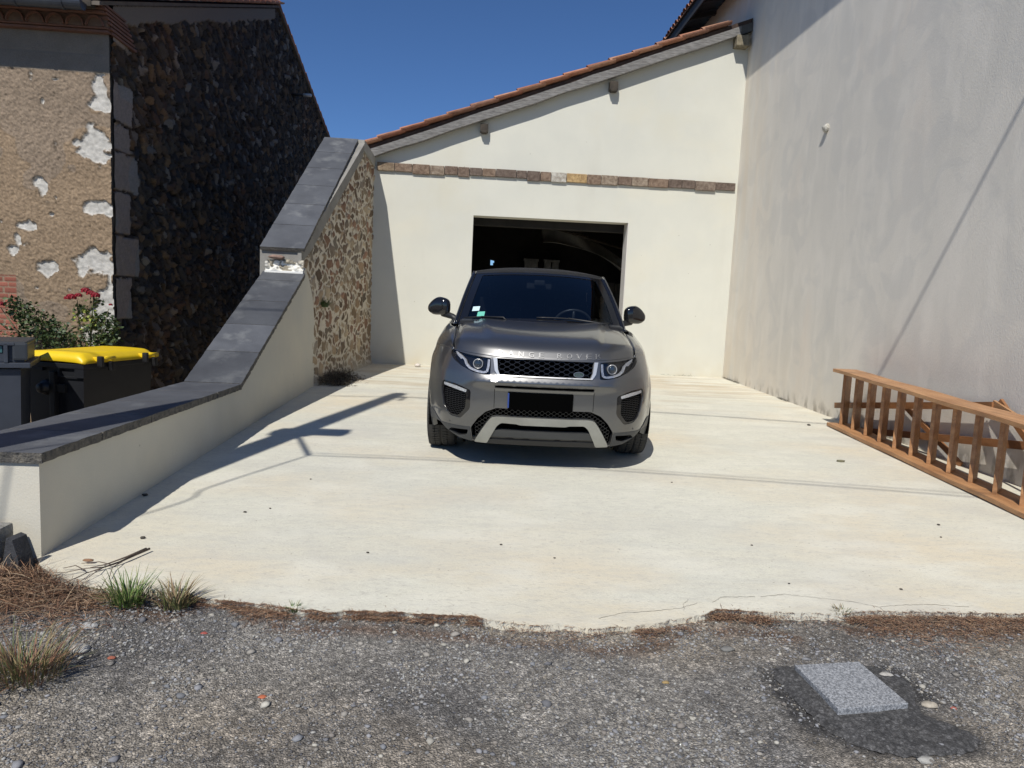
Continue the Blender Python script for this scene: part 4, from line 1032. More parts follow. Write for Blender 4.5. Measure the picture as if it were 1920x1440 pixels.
def debris(r, n):
    x = r.normal(-1.83, .12, n); y = r.normal(9.85, .38, n); ok = (x > facex(y) + .0) & (y > 9.37); x, y = x[ok], y[ok]
    return x, y, .026 * y + r.random(len(x)) * .13 * np.exp(-((x + 1.95) / .16) ** 2)
V1, F1, C1 = strands(3500, debris, lambda r, n: r.uniform(.03, .10, n), .006, [(.09, .07, .05), (.05, .04, .03), (.15, .12, .08)], 31, lift=.5)
o = mesh_obj('dead_leaves', V1, F1, m_grass, colors=C1); tag(o, 'heap of dark dead leaves and stalks at the foot of the stone wall', 'leaves', kind='stuff')
def weedline(r, n):
    k = r.random(n) < .5; y = np.where(k, r.uniform(9.6, 12.2, n), 12.22); x = np.where(k, 4.455, r.uniform(-1.0, 4.4, n)); ok = fbm(x * 2.2, y * 2.2, 2, 61) > .54
    return x[ok], y[ok], .026 * y[ok] + r.random(ok.sum()) * .012
V1, F1, C1 = strands(1500, weedline, lambda r, n: r.uniform(.01, .045, n), .004, [(.08, .07, .05), (.05, .05, .03)], 33, lift=.5)
o = mesh_obj('joint_dirt', V1, F1, m_grass, colors=C1); tag(o, 'crumbs of dirt and tiny weeds along the foot of the garage and grey wall', 'dirt', kind='stuff')

# fallen twig
m_twig = mat('twig_bark', (.17, .13, .10), (.10, .075, .06), scale=60, rough=.9)
mb = MB()
def TW(x, y, h=0): return (x, y, gz(y) + .008 + h)
mb.tube([TW(-1.552, 3.519, .012), TW(-1.585, 3.43, .012), TW(-1.617, 3.351, .008), TW(-1.66, 3.291, .006), TW(-1.70, 3.23, .004)], [.006, .0055, .0045, .0035, .002], 6)
mb.tube([TW(-1.56, 3.50, .02), TW(-1.60, 3.38, .022), TW(-1.65, 3.29, .02), TW(-1.70, 3.25, .02)], [.005, .004, .003, .0015], 6)
for q in [[(-1.66, 3.291), (-1.72, 3.25), (-1.80, 3.22), (-1.88, 3.20)], [(-1.63, 3.32), (-1.70, 3.33), (-1.78, 3.33)], [(-1.70, 3.23), (-1.70, 3.16), (-1.74, 3.10)], [(-1.61, 3.36), (-1.61, 3.27), (-1.58, 3.18)], [(-1.72, 3.25), (-1.78, 3.28), (-1.83, 3.27)], [(-1.66, 3.29), (-1.655, 3.22), (-1.67, 3.15)]]:
    mb.tube([TW(x, y, .006 + .010 * (i % 2)) for i, (x, y) in enumerate(q)], [.0026, .0022, .0016, .001][:len(q)], 5)
tw = mb.build('fallen_twig', m_twig); tag(tw, 'dry forked twig lying on the slab corner beside the grass tuft', 'twig')
v, f = ico(1, 1)
o = mesh_obj('dead_leaf', v * np.array([.03, .012, .008]) + np.array(TW(-1.765, 3.36, .01)), f, mat('curled_leaf', (.25, .14, .08), rough=.9)); o.parent = tw

# ------------------------------------------------------------------ wheelie containers
m_bin = mat('dark_bin_plastic', (.015, .016, .019), (.011, .012, .015), scale=6, rough=.45, spec=.4)
m_binl = mat('grey_bin_plastic', (.045, .052, .068), (.038, .044, .058), scale=6, rough=.5, spec=.4)
m_yel = mat('yellow_lid_plastic', (.80, .56, .012), (.74, .50, .012), scale=3, rough=.42, fine=.03, fscale=20)
m_blk = mat('black_plastic', (.012, .012, .013), rough=.45)
B1 = empty('yellow_lid_container', (-4.32, 8.2, -.6), 'large dark wheeled waste container with a bright yellow lid', 'waste container', 'waste containers behind the low wall')
exb = Vector((-.976, .22, 0)); eyb = Vector((.22, .976, 0))
Mb = Matrix(((exb.x, eyb.x, 0, 0), (exb.y, eyb.y, 0, 0), (0, 0, 1, 0), (0, 0, 0, 1)))       # local: x to the left, y away, z up
def bb(a, b_, bev=.012): return MB().box(a, b_, bev, Mb)
W_, D_, Hh_ = .74, 1.16, 1.13
vs = [(.04, .04, .12), (W_ - .04, .04, .12), (W_ - .04, D_ - .04, .12), (.04, D_ - .04, .12), (0, 0, Hh_ - .04), (W_, 0, Hh_ - .04), (W_, D_, Hh_ - .04), (0, D_, Hh_ - .04)]
mb = MB(); mb.add([Mb @ Vector(v) for v in vs], [(0, 1, 2, 3), (4, 7, 6, 5), (0, 4, 5, 1), (1, 5, 6, 2), (2, 6, 7, 3), (3, 7, 4, 0)])
mb.box((-.03, -.035, Hh_ - .06), (W_ + .03, D_ + .03, Hh_), .012, Mb)
for (a, b_) in [((-.025, -.03, Hh_ - .16), (.09, .02, Hh_ - .06)), ((.09, -.03, Hh_ - .16), (.30, -.02, Hh_ - .145)), ((.28, -.03, Hh_ - .16), (.31, .02, Hh_ - .06)), ((.5, -.03, Hh_ - .10), (W_, .02, Hh_ - .06))]: mb.box(a, b_, .004, Mb)
mb.build('body', m_bin, B1)
mb = MB(); mb.lathe([(-.11, .0), (-.11, .045), (-.10, .055), (-.03, .06), (-.03, .085), (.0, .09), (.0, 0)], (0, 0, 0), 'y', 20, Mb @ Matrix.Translation((.47, 0, Hh_ - .29))); mb.build('trunnion', m_blk, B1)
mb = MB(); mb.box((.33, -.05, Hh_ - .62), (.40, .01, Hh_ - .10), .01, Mb); mb.box((.22, -.03, Hh_ - .34), (.34, .01, Hh_ - .24), .01, Mb); mb.build('side_bracket', m_blk, B1)
# lid: shallow dome
mb = MB(); nu, nv = 25, 25; vs = []; fs = []
for i in range(nu):
    for j in range(nv):
        u = i / (nu - 1); v = j / (nv - 1); x = -.045 + (W_ + .09) * u; y = -.05 + (D_ + .09) * v
        e = min(u * 1.0, (1 - u)) * (W_ + .09); e2 = min(v, 1 - v) * (D_ + .09)
        t1 = min(1, e / .11); t2 = min(1, e2 / .07); h = .105 * min(t1, 1) ** .6 * (.35 + .65 * min(1, t2)) if e2 > 0 else 0
        h = .10 * min(t1 * (1.6 - .6 * t1), 1) * min(t2 * (1.6 - .6 * t2), 1) + .012 * math.sin(math.pi * u)
        vs.append(Mb @ Vector((x, y, Hh_ + .012 + h)))
for i in range(nu - 1):
    for j in range(nv - 1): fs.append((i * nv + j, (i + 1) * nv + j, (i + 1) * nv + j + 1, i * nv + j + 1))
mb.add(vs, fs, True); o = mb.build('lid', m_yel, B1); s_ = o.modifiers.new('s', 'SOLIDIFY'); s_.thickness = .02; s_.offset = -1
lid = o
for yy_ in (.16, .92):
    mb = MB(); mb.tube([Mb @ Vector((-.10, yy_, Hh_ + .055)), Mb @ Vector((-.10, yy_ + .20, Hh_ + .055))], .022, 12); 
    for e in (0, .20): mb.box((-.115, yy_ + e - .02, Hh_ + .02), (.02, yy_ + e + .02, Hh_ + .07), .012, Mb)
    o = mb.build('lid_handle', m_yel, B1); o.parent = lid
    mb = MB(); mb.box((-.14, yy_ - .05, Hh_ - .035), (-.075, yy_ - .005, Hh_ + .085), .015, Mb); mb.build('handle_clip', m_blk, B1)
    mb = MB(); mb.box((-.10, yy_ + .17, Hh_ - .10), (-.04, yy_ + .22, Hh_ + .01), .015, Mb); mb.build('handle_clip', m_blk, B1)
for (x, y) in [(.08, .1), (W_ - .08, .1), (.08, D_ - .1), (W_ - .08, D_ - .1)]:
    mb = MB(); mb.lathe([(-.025, 0), (-.025, .09), (.025, .09), (.025, 0)], (0, 0, 0), 'x', 18, Mb @ Matrix.Translation((x, y, .09))); mb.build('wheel', m_blk, B1)
B2 = empty('grey_container', (-4.50, 7.45, -.6), 'grey-blue wheeled waste container cut by the left edge, in front of the yellow lid', 'waste container', 'waste containers behind the low wall', rz=math.radians(24))
mb = MB()
vs = [(-.06, .06, .12), (-1.0, .06, .12), (-1.0, .70, .12), (-.06, .70, .12), (-.04, .02, 1.13), (-1.05, .02, 1.13), (-1.05, .74, 1.13), (-.04, .74, 1.13)]
mb.add(vs, [(0, 1, 2, 3), (4, 7, 6, 5), (0, 4, 5, 1), (1, 5, 6, 2), (2, 6, 7, 3), (3, 7, 4, 0)])
mb.box((-1.1, -.03, 1.145), (.05, .80, 1.20), .01); mb.box((-1.1, .0, 1.20), (.0, .76, 1.37), .015)
mb.box((-1.1, -.035, 1.205), (-.255, -.001, 1.24), .004); mb.box((-1.1, -.035, 1.375), (-.08, .0, 1.40), .004)
for x in (-.33, -.17, -.60): mb.box((x, -.035, 1.20), (x + .035, .0, 1.39), .006)
mb.build('body', m_binl, B2)
mb = MB(); mb.box((-1.1, .02, 1.37), (.01, .78, 1.41), .015); mb.box((-.10, -.03, 1.225), (.03, .02, 1.40), .02); mb.build('lid', mat('dark_lid', (.03, .035, .042), rough=.5), B2)
mb = MB(); mb.box((-.285, -.008, 1.30), (-.185, .0, 1.365), .002); mb.build('latch_plate', mat('teal_plate', (.05, .13, .14), rough=.3), B2)
for (x, y) in [(-.15, .15), (-.9, .15), (-.15, .6), (-.9, .6)]:
    mb = MB(); mb.lathe([(-.025, 0), (-.025, .09), (.025, .09), (.025, 0)], (x, y, .09), 'x', 18); mb.build('wheel', m_blk, B2)

# ------------------------------------------------------------------ rose bush
m_leaf = mat('rose_leaf', attr=True, rough=.5)
def rose():
    r = random.Random(12); root = empty('rose_bush', (-5.3, 9.6, -.6), 'climbing rose bush with dark red flowers against the roughcast house front', 'rose bush')
    mb = MB(); tips = []
    stems = [[(-5.1, 9.7, -.6), (-5.12, 9.68, .3), (-5.10, 9.62, .8), (-5.12, 9.6, 1.22)], [(-5.1, 9.7, -.6), (-5.0, 9.66, .5), (-4.95, 9.6, .9), (-4.90, 9.58, 1.28)], [(-5.1, 9.7, .3), (-4.85, 9.6, .7), (-4.70, 9.55, 1.12)],
             [(-5.6, 9.7, -.6), (-5.5, 9.65, .3), (-5.62, 9.6, .8), (-5.85, 9.55, 1.15)], [(-5.5, 9.65, .3), (-5.45, 9.6, .65), (-5.58, 9.55, 1.0)], [(-5.6, 9.7, .2), (-5.9, 9.6, .8), (-6.05, 9.55, 1.08)], [(-5.5, 9.65, .3), (-5.3, 9.6, .6), (-5.2, 9.58, .82)], [(-5.0, 9.66, .3), (-4.8, 9.6, .55), (-4.68, 9.58, .72)]]
    for s_ in stems: mb.tube(s_, [.012] * (len(s_) - 1) + [.004], 6)
    mb.build('stems', mat('rose_stem', (.10, .12, .05), (.12, .08, .05), scale=20, rough=.7)).parent = root
    bpy.data.objects['stems'].matrix_parent_inverse = Matrix.Translation(-root.location)
    V = []; F = []; C = []
    cl = [(-5.80, 1.02, .17, 150), (-5.62, .88, .20, 190), (-5.45, .76, .16, 110), (-5.22, .74, .13, 60), (-4.98, .98, .15, 90), (-4.80, .95, .13, 70), (-4.86, .74, .20, 170), (-4.72, .72, .12, 90), (-5.10, 1.08, .08, 26), (-4.9, 1.2, .07, 22), (-5.33, .68, .25, 120), (-5.9, .72, .2, 90), (-4.68, .9, .09, 40), (-5.9, 1.14, .09, 34), (-5.6, .45, .35, 150), (-4.95, .45, .3, 150)]
    for (cx_, cz_, rad_, n) in cl:
        for i in range(int(n * 1.7)):
            a = r.uniform(0, 6.28); q = rad_ * r.random() ** .6; c = Vector((cx_ + q * math.cos(a) * 1.1, 9.6 + r.uniform(-.12, .12), cz_ + q * math.sin(a)))
            L_ = r.uniform(.018, .036); w = L_ * .66; d = Vector((r.gauss(0, 1), r.gauss(0, 1), r.gauss(0, .7))).normalized(); n_ = Vector((r.gauss(0, 1), r.gauss(-.4, .8), r.gauss(.6, .7))); s_ = d.cross(n_).normalized(); n_ = s_.cross(d)
            b0 = len(V); V += [c - d * L_, c - d * L_ * .2 + s_ * w, c + d * L_, c - d * L_ * .2 - s_ * w, c - d * L_ * .1 - n_ * L_ * .15]
            F += [(b0, b0 + 1, b0 + 4), (b0 + 1, b0 + 2, b0 + 4), (b0 + 2, b0 + 3, b0 + 4), (b0 + 3, b0, b0 + 4)]
            cc = r.choice([(.055, .085, .028), (.04, .065, .025), (.075, .11, .03), (.03, .05, .02)])
            if abs(cx_ + 4.98) < .06 and r.random() < .6: cc = (.26, .30, .05)
            C += [cc] * 5
    o = mesh_obj('leaves', np.array([tuple(v) for v in V]), np.array(F), m_leaf, colors=np.array(C)); o.parent = root; o.matrix_parent_inverse = Matrix.Translation(-root.location); o['kind'] = 'stuff'
    mr = mat('rose_petal', (.30, .010, .022), (.17, .005, .012), scale=50, rough=.55)
    for (x, z, s_) in [(-5.15, 1.25, .075), (-5.06, 1.275, .055), (-4.97, 1.34, .07), (-4.91, 1.31, .065), (-4.85, 1.285, .07), (-6.03, 1.12, .06), (-4.66, 1.175, .03), (-5.20, 1.235, .05)]:
        V = []; F = []
        for k in range(22):
            a = k * 2.4; q = s_ * (.15 + .85 * k / 22); el = 1.2 - 1.3 * k / 22
            cn = Vector((math.cos(a) * math.cos(el), math.sin(a) * math.cos(el), math.sin(el))) * q * .7; t = Vector((-math.sin(a), math.cos(a), 0)); up = cn.cross(t).normalized()
            b0 = len(V)
            for (ct, cu) in [(-.5, -.4), (.5, -.4), (.62, .25), (0, .6), (-.62, .25)]: V.append(Vector((x, 9.52, z)) + cn + t * ct * s_ * .9 + up * cu * s_ * .8)
            F.append(tuple(range(b0, b0 + 5)))
        mbb = MB(); mbb.add(V, F); o = mesh_obj('flower', mbb.v, mbb.f, mr); o.parent = root; o.matrix_parent_inverse = Matrix.Translation(-root.location)
rose()

# ------------------------------------------------------------------ utility pole beside the camera (its shadow crosses the slab) and its cables
PT, PB = Vector((-3.32, 2.58, 8.0)), Vector((-2.57, 2.58, -.2))
pole = empty('utility_pole', (-2.57, 2.58, 0), 'tall leaning utility pole with a junction box, standing left of the slab entrance', 'pole')
m_pole = mat('concrete_pole', (.36, .35, .33), (.28, .27, .26), scale=5, rough=.9)
mb = MB(); mb.tube([PB, PB.lerp(PT, .5), PT], [.165, .13, .10], 16); shift(mb.build('shaft', m_pole), pole)
def onp(z): return PB.lerp(PT, (z + .2) / 8.2)
c = onp(5.15); mb = MB(); mb.box((c.x - .24, c.y - .28, 5.02), (c.x + .12, c.y - .10, 5.24), .02); mb.box((c.x + .05, c.y - .2, 5.0), (c.x + .42, c.y - .0, 5.16), .02); shift(mb.build('junction_box', m_binl), pole)
c2 = onp(4.9); brk = Vector((-2.57, 2.16, 4.36))
mb = MB(); mb.tube([c2, brk], .022, 8); shift(mb.build('bracket', m_blk), pole)
c3 = onp(7.7); mb = MB(); mb.tube([c3, c3 + Vector((.16, -.05, .02)), c3 + Vector((.20, -.06, -.25))], .028, 8); shift(mb.build('insulator', m_blk), pole)
def cable(pts, r, lab):
    P = [Vector(p) for p in pts]; out = []
    for i in range(len(P) - 1):
        p0 = P[max(i - 1, 0)]; p1 = P[i]; p2 = P[i + 1]; p3 = P[min(i + 2, len(P) - 1)]
        for k in range(10):
            t = k / 10; out.append(.5 * ((2 * p1) + (p2 - p0) * t + (2 * p0 - 5 * p1 + 4 * p2 - p3) * t * t + (-p0 + 3 * p1 - 3 * p2 + p3) * t ** 3))
    out.append(P[-1]); mb = MB(); mb.tube(out, r, 6); o = mb.build('overhead_cable', m_blk); tag(o, lab, 'cable', 'cables strung from the utility pole')
def back(S, t): return (S[0] + SUNV.x / SUNV.z * t, S[1] + SUNV.y / SUNV.z * t, S[2] + t)
cable([tuple(onp(7.75)), back((2.156, 8.317, .216), 7.30), back((4.203, 7.94, .206), 6.9), back((4.47, 7.474, .855), 6.2), back((4.47, 5.826, 3.27), 4.0), back((4.47, 4.9, 4.65), 2.9), (4.46, 3.7, 7.3)], .017, 'high cable running from the pole top to the grey building on the right')
cable([tuple(onp(7.7)), (-5, 2.45, 7.75), (-12, 2.7, 8.2)], .014, 'high cable running from the pole top away to the left')
cable([tuple(brk), back((-.057, 5.583, .145), 4.25), back((1.208, 5.444, .142), 4.32), back((2.501, 5.239, .136), 4.40), back((3.774, 5.018, .13), 4.5), back((5.1, 4.76, .13), 4.62), (9, .3, 5.1)], .008, 'lower cable of the pair running from the pole bracket to the right')
cable([tuple(brk + Vector((0, .04, .05))), back((-.057, 5.66, .145), 4.30), back((1.208, 5.53, .142), 4.38), back((2.501, 5.335, .136), 4.46), back((3.774, 5.12, .13), 4.56), back((5.1, 4.87, .13), 4.68), (9, .45, 5.2)], .005, 'upper cable of the pair running from the pole bracket to the right')
cable([tuple(brk), back((-1.67, 4.67, .121), 4.1), back((-1.95, 3.9, .10), 4.1), (-6, -4, 5.0)], .009, 'cable dropping from the pole bracket towards the lower left')
# ------------------------------------------------------------------ the car  (local: x right, y back from the nose, z up)
car = empty('parked_car', (.572, 5.27, gz(5.27)), 'dark grey metallic convertible SUV with a black soft top parked nose-out on the pale slab', 'car', rz=math.radians(-2.35))
car.rotation_euler = (math.atan(.026), 0, math.radians(-2.35))
def paint(name, c, rough, metallic, coat=1.0):
    m = mat(name, c, tuple(q * .93 for q in c), scale=900, detail=2, rough=rough, metallic=metallic, coat=coat); return m
m_paint = mat('grey_metallic_paint', (.150, .150, .150), (.125, .125, .126), scale=700, detail=2, rough=.36, metallic=.85, coat=1.0)
m_paint.node_tree.nodes['Principled BSDF'].inputs['Coat Roughness'].default_value = .10
m_gloss = mat('gloss_black', (.008, .008, .009), rough=.08, spec=.5, coat=.5)
m_bplas = mat('black_trim', (.016, .016, .017), (.011, .011, .012), scale=300, rough=.5)
m_blkhole = mat('deep_black', (.002, .002, .002), rough=1.0, spec=0.0)
m_low = mat('dark_grey_trim', (.060, .062, .064), (.05, .052, .054), scale=300, rough=.42, metallic=.3)
m_silver = mat('satin_silver', (.40, .405, .39), (.34, .345, .335), scale=8, rough=.33, metallic=.85)
m_chrome = mat('bright_chrome', (.62, .62, .61), rough=.30, metallic=.55)
m_tyre = mat('tyre_rubber', (.030, .029, .028), (.045, .043, .04), scale=12, rough=.85, bump=.3, bscale=300)
m_soft = mat('black_fabric', (.013, .013, .014), (.009, .009, .01), scale=600, rough=.9, bump=.2, bscale=700)
m_lampg = mat('lamp_white', (.62, .63, .64), (.38, .39, .41), scale=90, detail=2, rough=.2, metallic=.4, coat=.5)
m_lens = mat('projector_lens', (.02, .03, .045), rough=.03, coat=1.0)
m_int = mat('cabin_trim', (.018, .019, .021), (.012, .012, .013), scale=30, rough=.7)

CP = [(0, 0), (.2, .004), (.4, .022), (.55, .055), (.68, .125), (.78, .225), (.850, .36), (.896, .52), (.914, .70), (.919, .885), (.918, 1.1), (.920, 1.4), (.928, 2.0), (.928, 2.8), (.938, 3.3), (.944, 3.55), (.93, 3.85), (.87, 4.10), (.72, 4.27), (.45, 4.35), (0, 4.37)]
def catmull(P, n=24):
    out = []
    P = [Vector((-P[1][0], P[1][1]))] + [Vector(p) for p in P] + [Vector((-P[-2][0], P[-2][1]))]
    for i in range(1, len(P) - 2):
        for k in range(n):
            t = k / n; a, b_, c, d = P[i - 1], P[i], P[i + 1], P[i + 2]
            out.append(.5 * ((2 * b_) + (c - a) * t + (2 * a - 5 * b_ + 4 * c - d) * t * t + (-a + 3 * b_ - 3 * c + d) * t ** 3))
    out.append(P[-2]); return out
_pl = catmull(CP)
_s = np.concatenate([[0], np.cumsum([(_pl[i + 1] - _pl[i]).length for i in range(len(_pl) - 1)])])
_x = np.array([p.x for p in _pl]); _y = np.array([p.y for p in _pl]); SMAX = float(_s[-1])
def plan(s):
    a = abs(s); sg = -1 if s < 0 else 1
    x = float(np.interp(a, _s, _x)); y = float(np.interp(a, _s, _y)); e = .01
    x1 = float(np.interp(a + e, _s, _x)); y1 = float(np.interp(a + e, _s, _y)); x0 = float(np.interp(max(a - e, 0), _s, _x)); y0 = float(np.interp(max(a - e, 0), _s, _y))
    if a < e: x0, y0 = -x1, y1
    t = Vector((x1 - x0, y1 - y0)).normalized(); return sg * x, y, sg * t.y, -t.x     # outward normal
def s_of_x(x):
    k = int(np.argmax(_y > .7)); return math.copysign(float(np.interp(abs(x), _x[:k], _s[:k])), x)
def s_of_y(y): 
    k = int(np.argmax(_y > .05)); return float(np.interp(y, _y[k:], _s[k:]))
FZ = [.18, .24, .30, .42, .50, .63, .662, .680, .726, .740, .80, .865, .90, 1.1]
FO = [-.11, -.075, -.055, -.03, -.022, -.018, -.010, .014, -.011, -.020, -.034, -.050, -.065, -.2]
KZ = [.18, .24, .32, .42, .55, .65, .75, .85, .90, 1.1]; KO = [-.07, -.04, -.02, -.003, .0, -.004, -.022, -.06, -.085, -.2]
GZ = [.18, .26, .40, .55, .70, .80, .90, 1.0, 1.06, 1.2]; GO = [-.05, -.02, -.014, .0, .0, -.006, -.022, -.045, -.065, -.12]
S1, S2, S3 = s_of_x(.50), s_of_x(.80), s_of_y(.95)
def smst(a, b_, x): t = min(1, max(0, (x - a) / (b_ - a))); return t * t * (3 - 2 * t)
def prof(s, z):
    a = abs(s); f = float(np.interp(z, FZ, FO)); k = float(np.interp(z, KZ, KO)); g = float(np.interp(z, GZ, GO))
    w1 = smst(S1 - .16, S1 + .16, a); w2 = smst(S2, S3, a); o = f * (1 - w1) + k * w1; o = o * (1 - w2) + g * w2
    y = plan(s)[1]
    for ay in (.885, 3.545):      # wheel-arch flares
        r = math.hypot(y - ay, z - .365)
        if a > S2 * .95: o += .016 * math.exp(-((r - .42) / .06) ** 2) * smst(S2, S2 + .2, a)
    if a > S3: o -= .014 * math.exp(-((z - .46) / .07) ** 2) * smst(1.3, 1.6, y) * (1 - smst(2.9, 3.2, y))
    if y > 4.0: o = o * (1 - smst(4.0, 4.3, y)) + smst(4.0, 4.3, y) * float(np.interp(z, [.2, .35, .5, .8, 1.1], [-.1, -.02, .0, -.03, -.10]))
    return o
def P3(s, z, off=0.0):
    x, y, nx, ny = plan(s); o = prof(s, z) + off; return Vector((x + nx * o, y + ny * o, z))
def N3(s, z):
    e = .004; a = P3(s + e, z) - P3(s - e, z); b_ = P3(s, z + e) - P3(s, z - e); return a.cross(b_).normalized()
def ztop(s):
    a = abs(s); x = abs(plan(s)[0]); y = plan(s)[1]
    if y < .38: return .865 + .040 * min(1, (x / .80)) ** 2
    return float(np.interp(y, [.38, .50, .70, .885, 1.1, 1.6, 3.0, 4.0, 4.4], [.905, .900, .905, .915, .945, .99, 1.03, 1.01, .98]))
def zbot(s):
    a = abs(s); x = abs(plan(s)[0]); y = plan(s)[1]
    if y < .45: return float(np.interp(x, [0, .40, .55, .66, .76, .84, .88], [.205, .21, .215, .235, .285, .36, .42]))
    if y > 4.0: return .30
    return .25
def shell(name, poly, holes, m, parent, off=0.0, th=.02, res=.03, fmap=None, smooth=True, dom='x'):
    """plate that follows the body surface; poly in (x, z) for the front or (s, z)"""
    fmap = fmap or P3
    cv = (lambda p: (s_of_x(p[0]), p[1])) if dom == 'x' else (lambda p: p)
    poly = [cv(p) for p in densify(poly, res)] if dom == 'x' else poly; holes = [[cv(p) for p in densify(h, res)] for h in holes] if dom == 'x' else holes
    v, F = tri(poly, holes, res)
    def nn(p):
        e = .004; a = fmap(p[0] + e, p[1]) - fmap(p[0] - e, p[1]); b_ = fmap(p[0], p[1] + e) - fmap(p[0], p[1] - e); return a.cross(b_).normalized()
    top = []; bot = []
    for p in v:
        q = fmap(p[0], p[1]); n_ = nn(p); 
        top.append(q + n_ * off); bot.append(q + n_ * (off - th))
    cnt = {}
    FF = []
    for t in F:
        a, b_, c = top[t[0]], top[t[1]], top[t[2]]
        if (b_ - a).cross(c - a).dot(nn(v[t[0]])) < 0: t = t[::-1]
        FF.append(t)
        for i in range(len(t)): cnt[(t[i], t[(i + 1) % len(t)])] = 1
    bd = [(a, b_) for (a, b_) in cnt if (b_, a) not in cnt]
    V = list(top); FA = list(FF); sm = [smooth] * len(FF); mp = {}
    for (a, b_) in bd:
        for q in (a, b_):
            if q not in mp: mp[q] = len(V); V += [top[q], bot[q]]
        FA.append((mp[b_], mp[a], mp[a] + 1, mp[b_] + 1)); sm.append(False)
    o = mesh_obj(name, V, FA, m, parent); o.data.polygons.foreach_set('use_smooth', sm); return o
def sym(poly): return [(-p[0], p[1]) for p in poly][::-1]

# -- openings in the front
GR = rounded([(-.405, .864), (.405, .864), (.385, .770), (.355, .728), (-.355, .728), (-.385, .770)], .02)
LAMP = [(.420, .862), (.60, .874), (.70, .886), (.795, .902), (.785, .868), (.735, .826), (.66, .788), (.56, .752), (.47, .736), (.416, .736)]
LAMP = rounded(LAMP, .012, 2)
FOG = rounded([(.558, .612), (.68, .652), (.785, .666), (.798, .60), (.768, .46), (.718, .398), (.632, .388), (.560, .470)], .022, 4)
LOWG = rounded([(-.36, .488), (.36, .488), (.44, .455), (.50, .40), (.555, .325), (.55, .215), (-.55, .215), (-.555, .325), (-.50, .40), (-.44, .455)], .012, 2)
TRIM = rounded([(-.38, .662), (.38, .662), (.37, .638), (-.37, .638)], .006, 2)
SIDEV = rounded([(.575, .305), (.715, .300), (.745, .275), (.655, .250), (.590, .262)], .010, 2)
# body shell from nose to tail, wheel arches cut out
for sg in (1, -1):
    pass
def archpoly(yc, zc, r, n=26):
    out = []
    for k in range(n + 1):
        a = math.pi * (1.13 - 1.26 * k / n) ; out.append((yc + r * math.cos(a) * 1, zc + r * math.sin(a)))
    return out     # goes front -> back over the top
def side_domain(sg):
    up = []; lo = []
    ss = list(np.linspace(0, SMAX, 150))
    up = [(s, ztop(s)) for s in ss]
    yF = .885; yR = 3.545
    lo = []
    s = 0
    sF0, sF1 = s_of_y(yF - .40), s_of_y(yF + .405); sR0, sR1 = s_of_y(yR - .405), s_of_y(yR + .40)
    for s in np.linspace(0, sF0, 40): lo.append((s, zbot(s) if s < sF0 - .02 else .44))
    lo = [p for p in lo if p[0] < sF0 - .0]
    def arch(yc):
        out = []
        for k in range(27):
            a = math.pi - math.pi * k / 26; y = yc + .402 * math.cos(a); z = .375 + .402 * math.sin(a) * .97; out.append((s_of_y(y), z))
        return out
    a1 = arch(yF); a1 = [p for p in a1]; a2 = arch(yR)
    lo += a1 + [(a1[-1][0] + .002, .25)] + [(s, .25) for s in np.linspace(a1[-1][0] + .05, a2[0][0] - .05, 20)] + [(a2[0][0] - .002, .25)] + a2 + [(s, .30) for s in np.linspace(a2[-1][0] + .03, SMAX, 12)]
    poly = lo + up[::-1]
    return [(sg * p[0], p[1]) for p in (poly if sg > 0 else poly[::-1])]
def lampS(poly, sg):
    return [(sg * s_of_x(p[0]), p[1]) for p in densify(poly, .02)]
def half_holes(sg):
    hs = []
    for poly in (LAMP, FOG, SIDEV): hs.append(lampS(poly, sg))
    return hs
# one continuous wrap: join the two halves through the middle, minus the shared centre holes
R_, L_d = side_domain(1), side_domain(-1)
full = []
right = side_domain(1); nlo = len(right) - 150
lo_r = right[:nlo]; up_r = right[nlo:]                      # up_r runs tail -> centre
poly = lo_r[1:] + up_r + [(-p[0], p[1]) for p in up_r[::-1][1:]] + [(-p[0], p[1]) for p in lo_r[::-1]]
def cS(poly): return [(s_of_x(p[0]), p[1]) for p in densify(poly, .02)]
# grille and lamps reach the top edge, so lower them a hair to stay inside
def low_(poly, d=.004): return [(p[0], min(p[1], ztop(s_of_x(p[0])) - d)) for p in poly]
holes = [cS(low_(GR)), cS(TRIM)] + [h for sg in (1, -1) for h in [lampS(low_(LAMP), sg), lampS(FOG, sg), lampS(SIDEV, sg)]]
lg = [(p[0], max(p[1], .222)) for p in LOWG]; holes.append(cS(lg))
body = shell('body', poly, holes, m_paint, car, 0, .035, .023, dom='s')
# dark lower cladding, its top edge a clean line
for sg in (1, -1):
    lowp = [(s, zbot(s) - .002) for s in np.linspace(s_of_x(.555), s_of_y(.47), 16)] + [(s_of_y(.482), .40), (s_of_y(.478), .335)] + [(s, .326) for s in np.linspace(s_of_y(.46), s_of_x(.562), 12)]
    lowp = [(sg * p[0], p[1]) for p in lowp]; hv = [lampS(SIDEV, sg)]
    if sg < 0: lowp = lowp[::-1]
    shell('lower_cladding', lowp, hv, m_low, car, .005, .012, .03, dom='s')
    sl_ = [(s_of_y(1.30), .245), (s_of_y(3.13), .245), (s_of_y(3.13), .33), (s_of_y(1.30), .33)]; sl_ = [(sg * p[0], p[1]) for p in sl_]
    shell('sill', sl_ if sg > 0 else sl_[::-1], [], m_low, car, .008, .02, .06, dom='s')
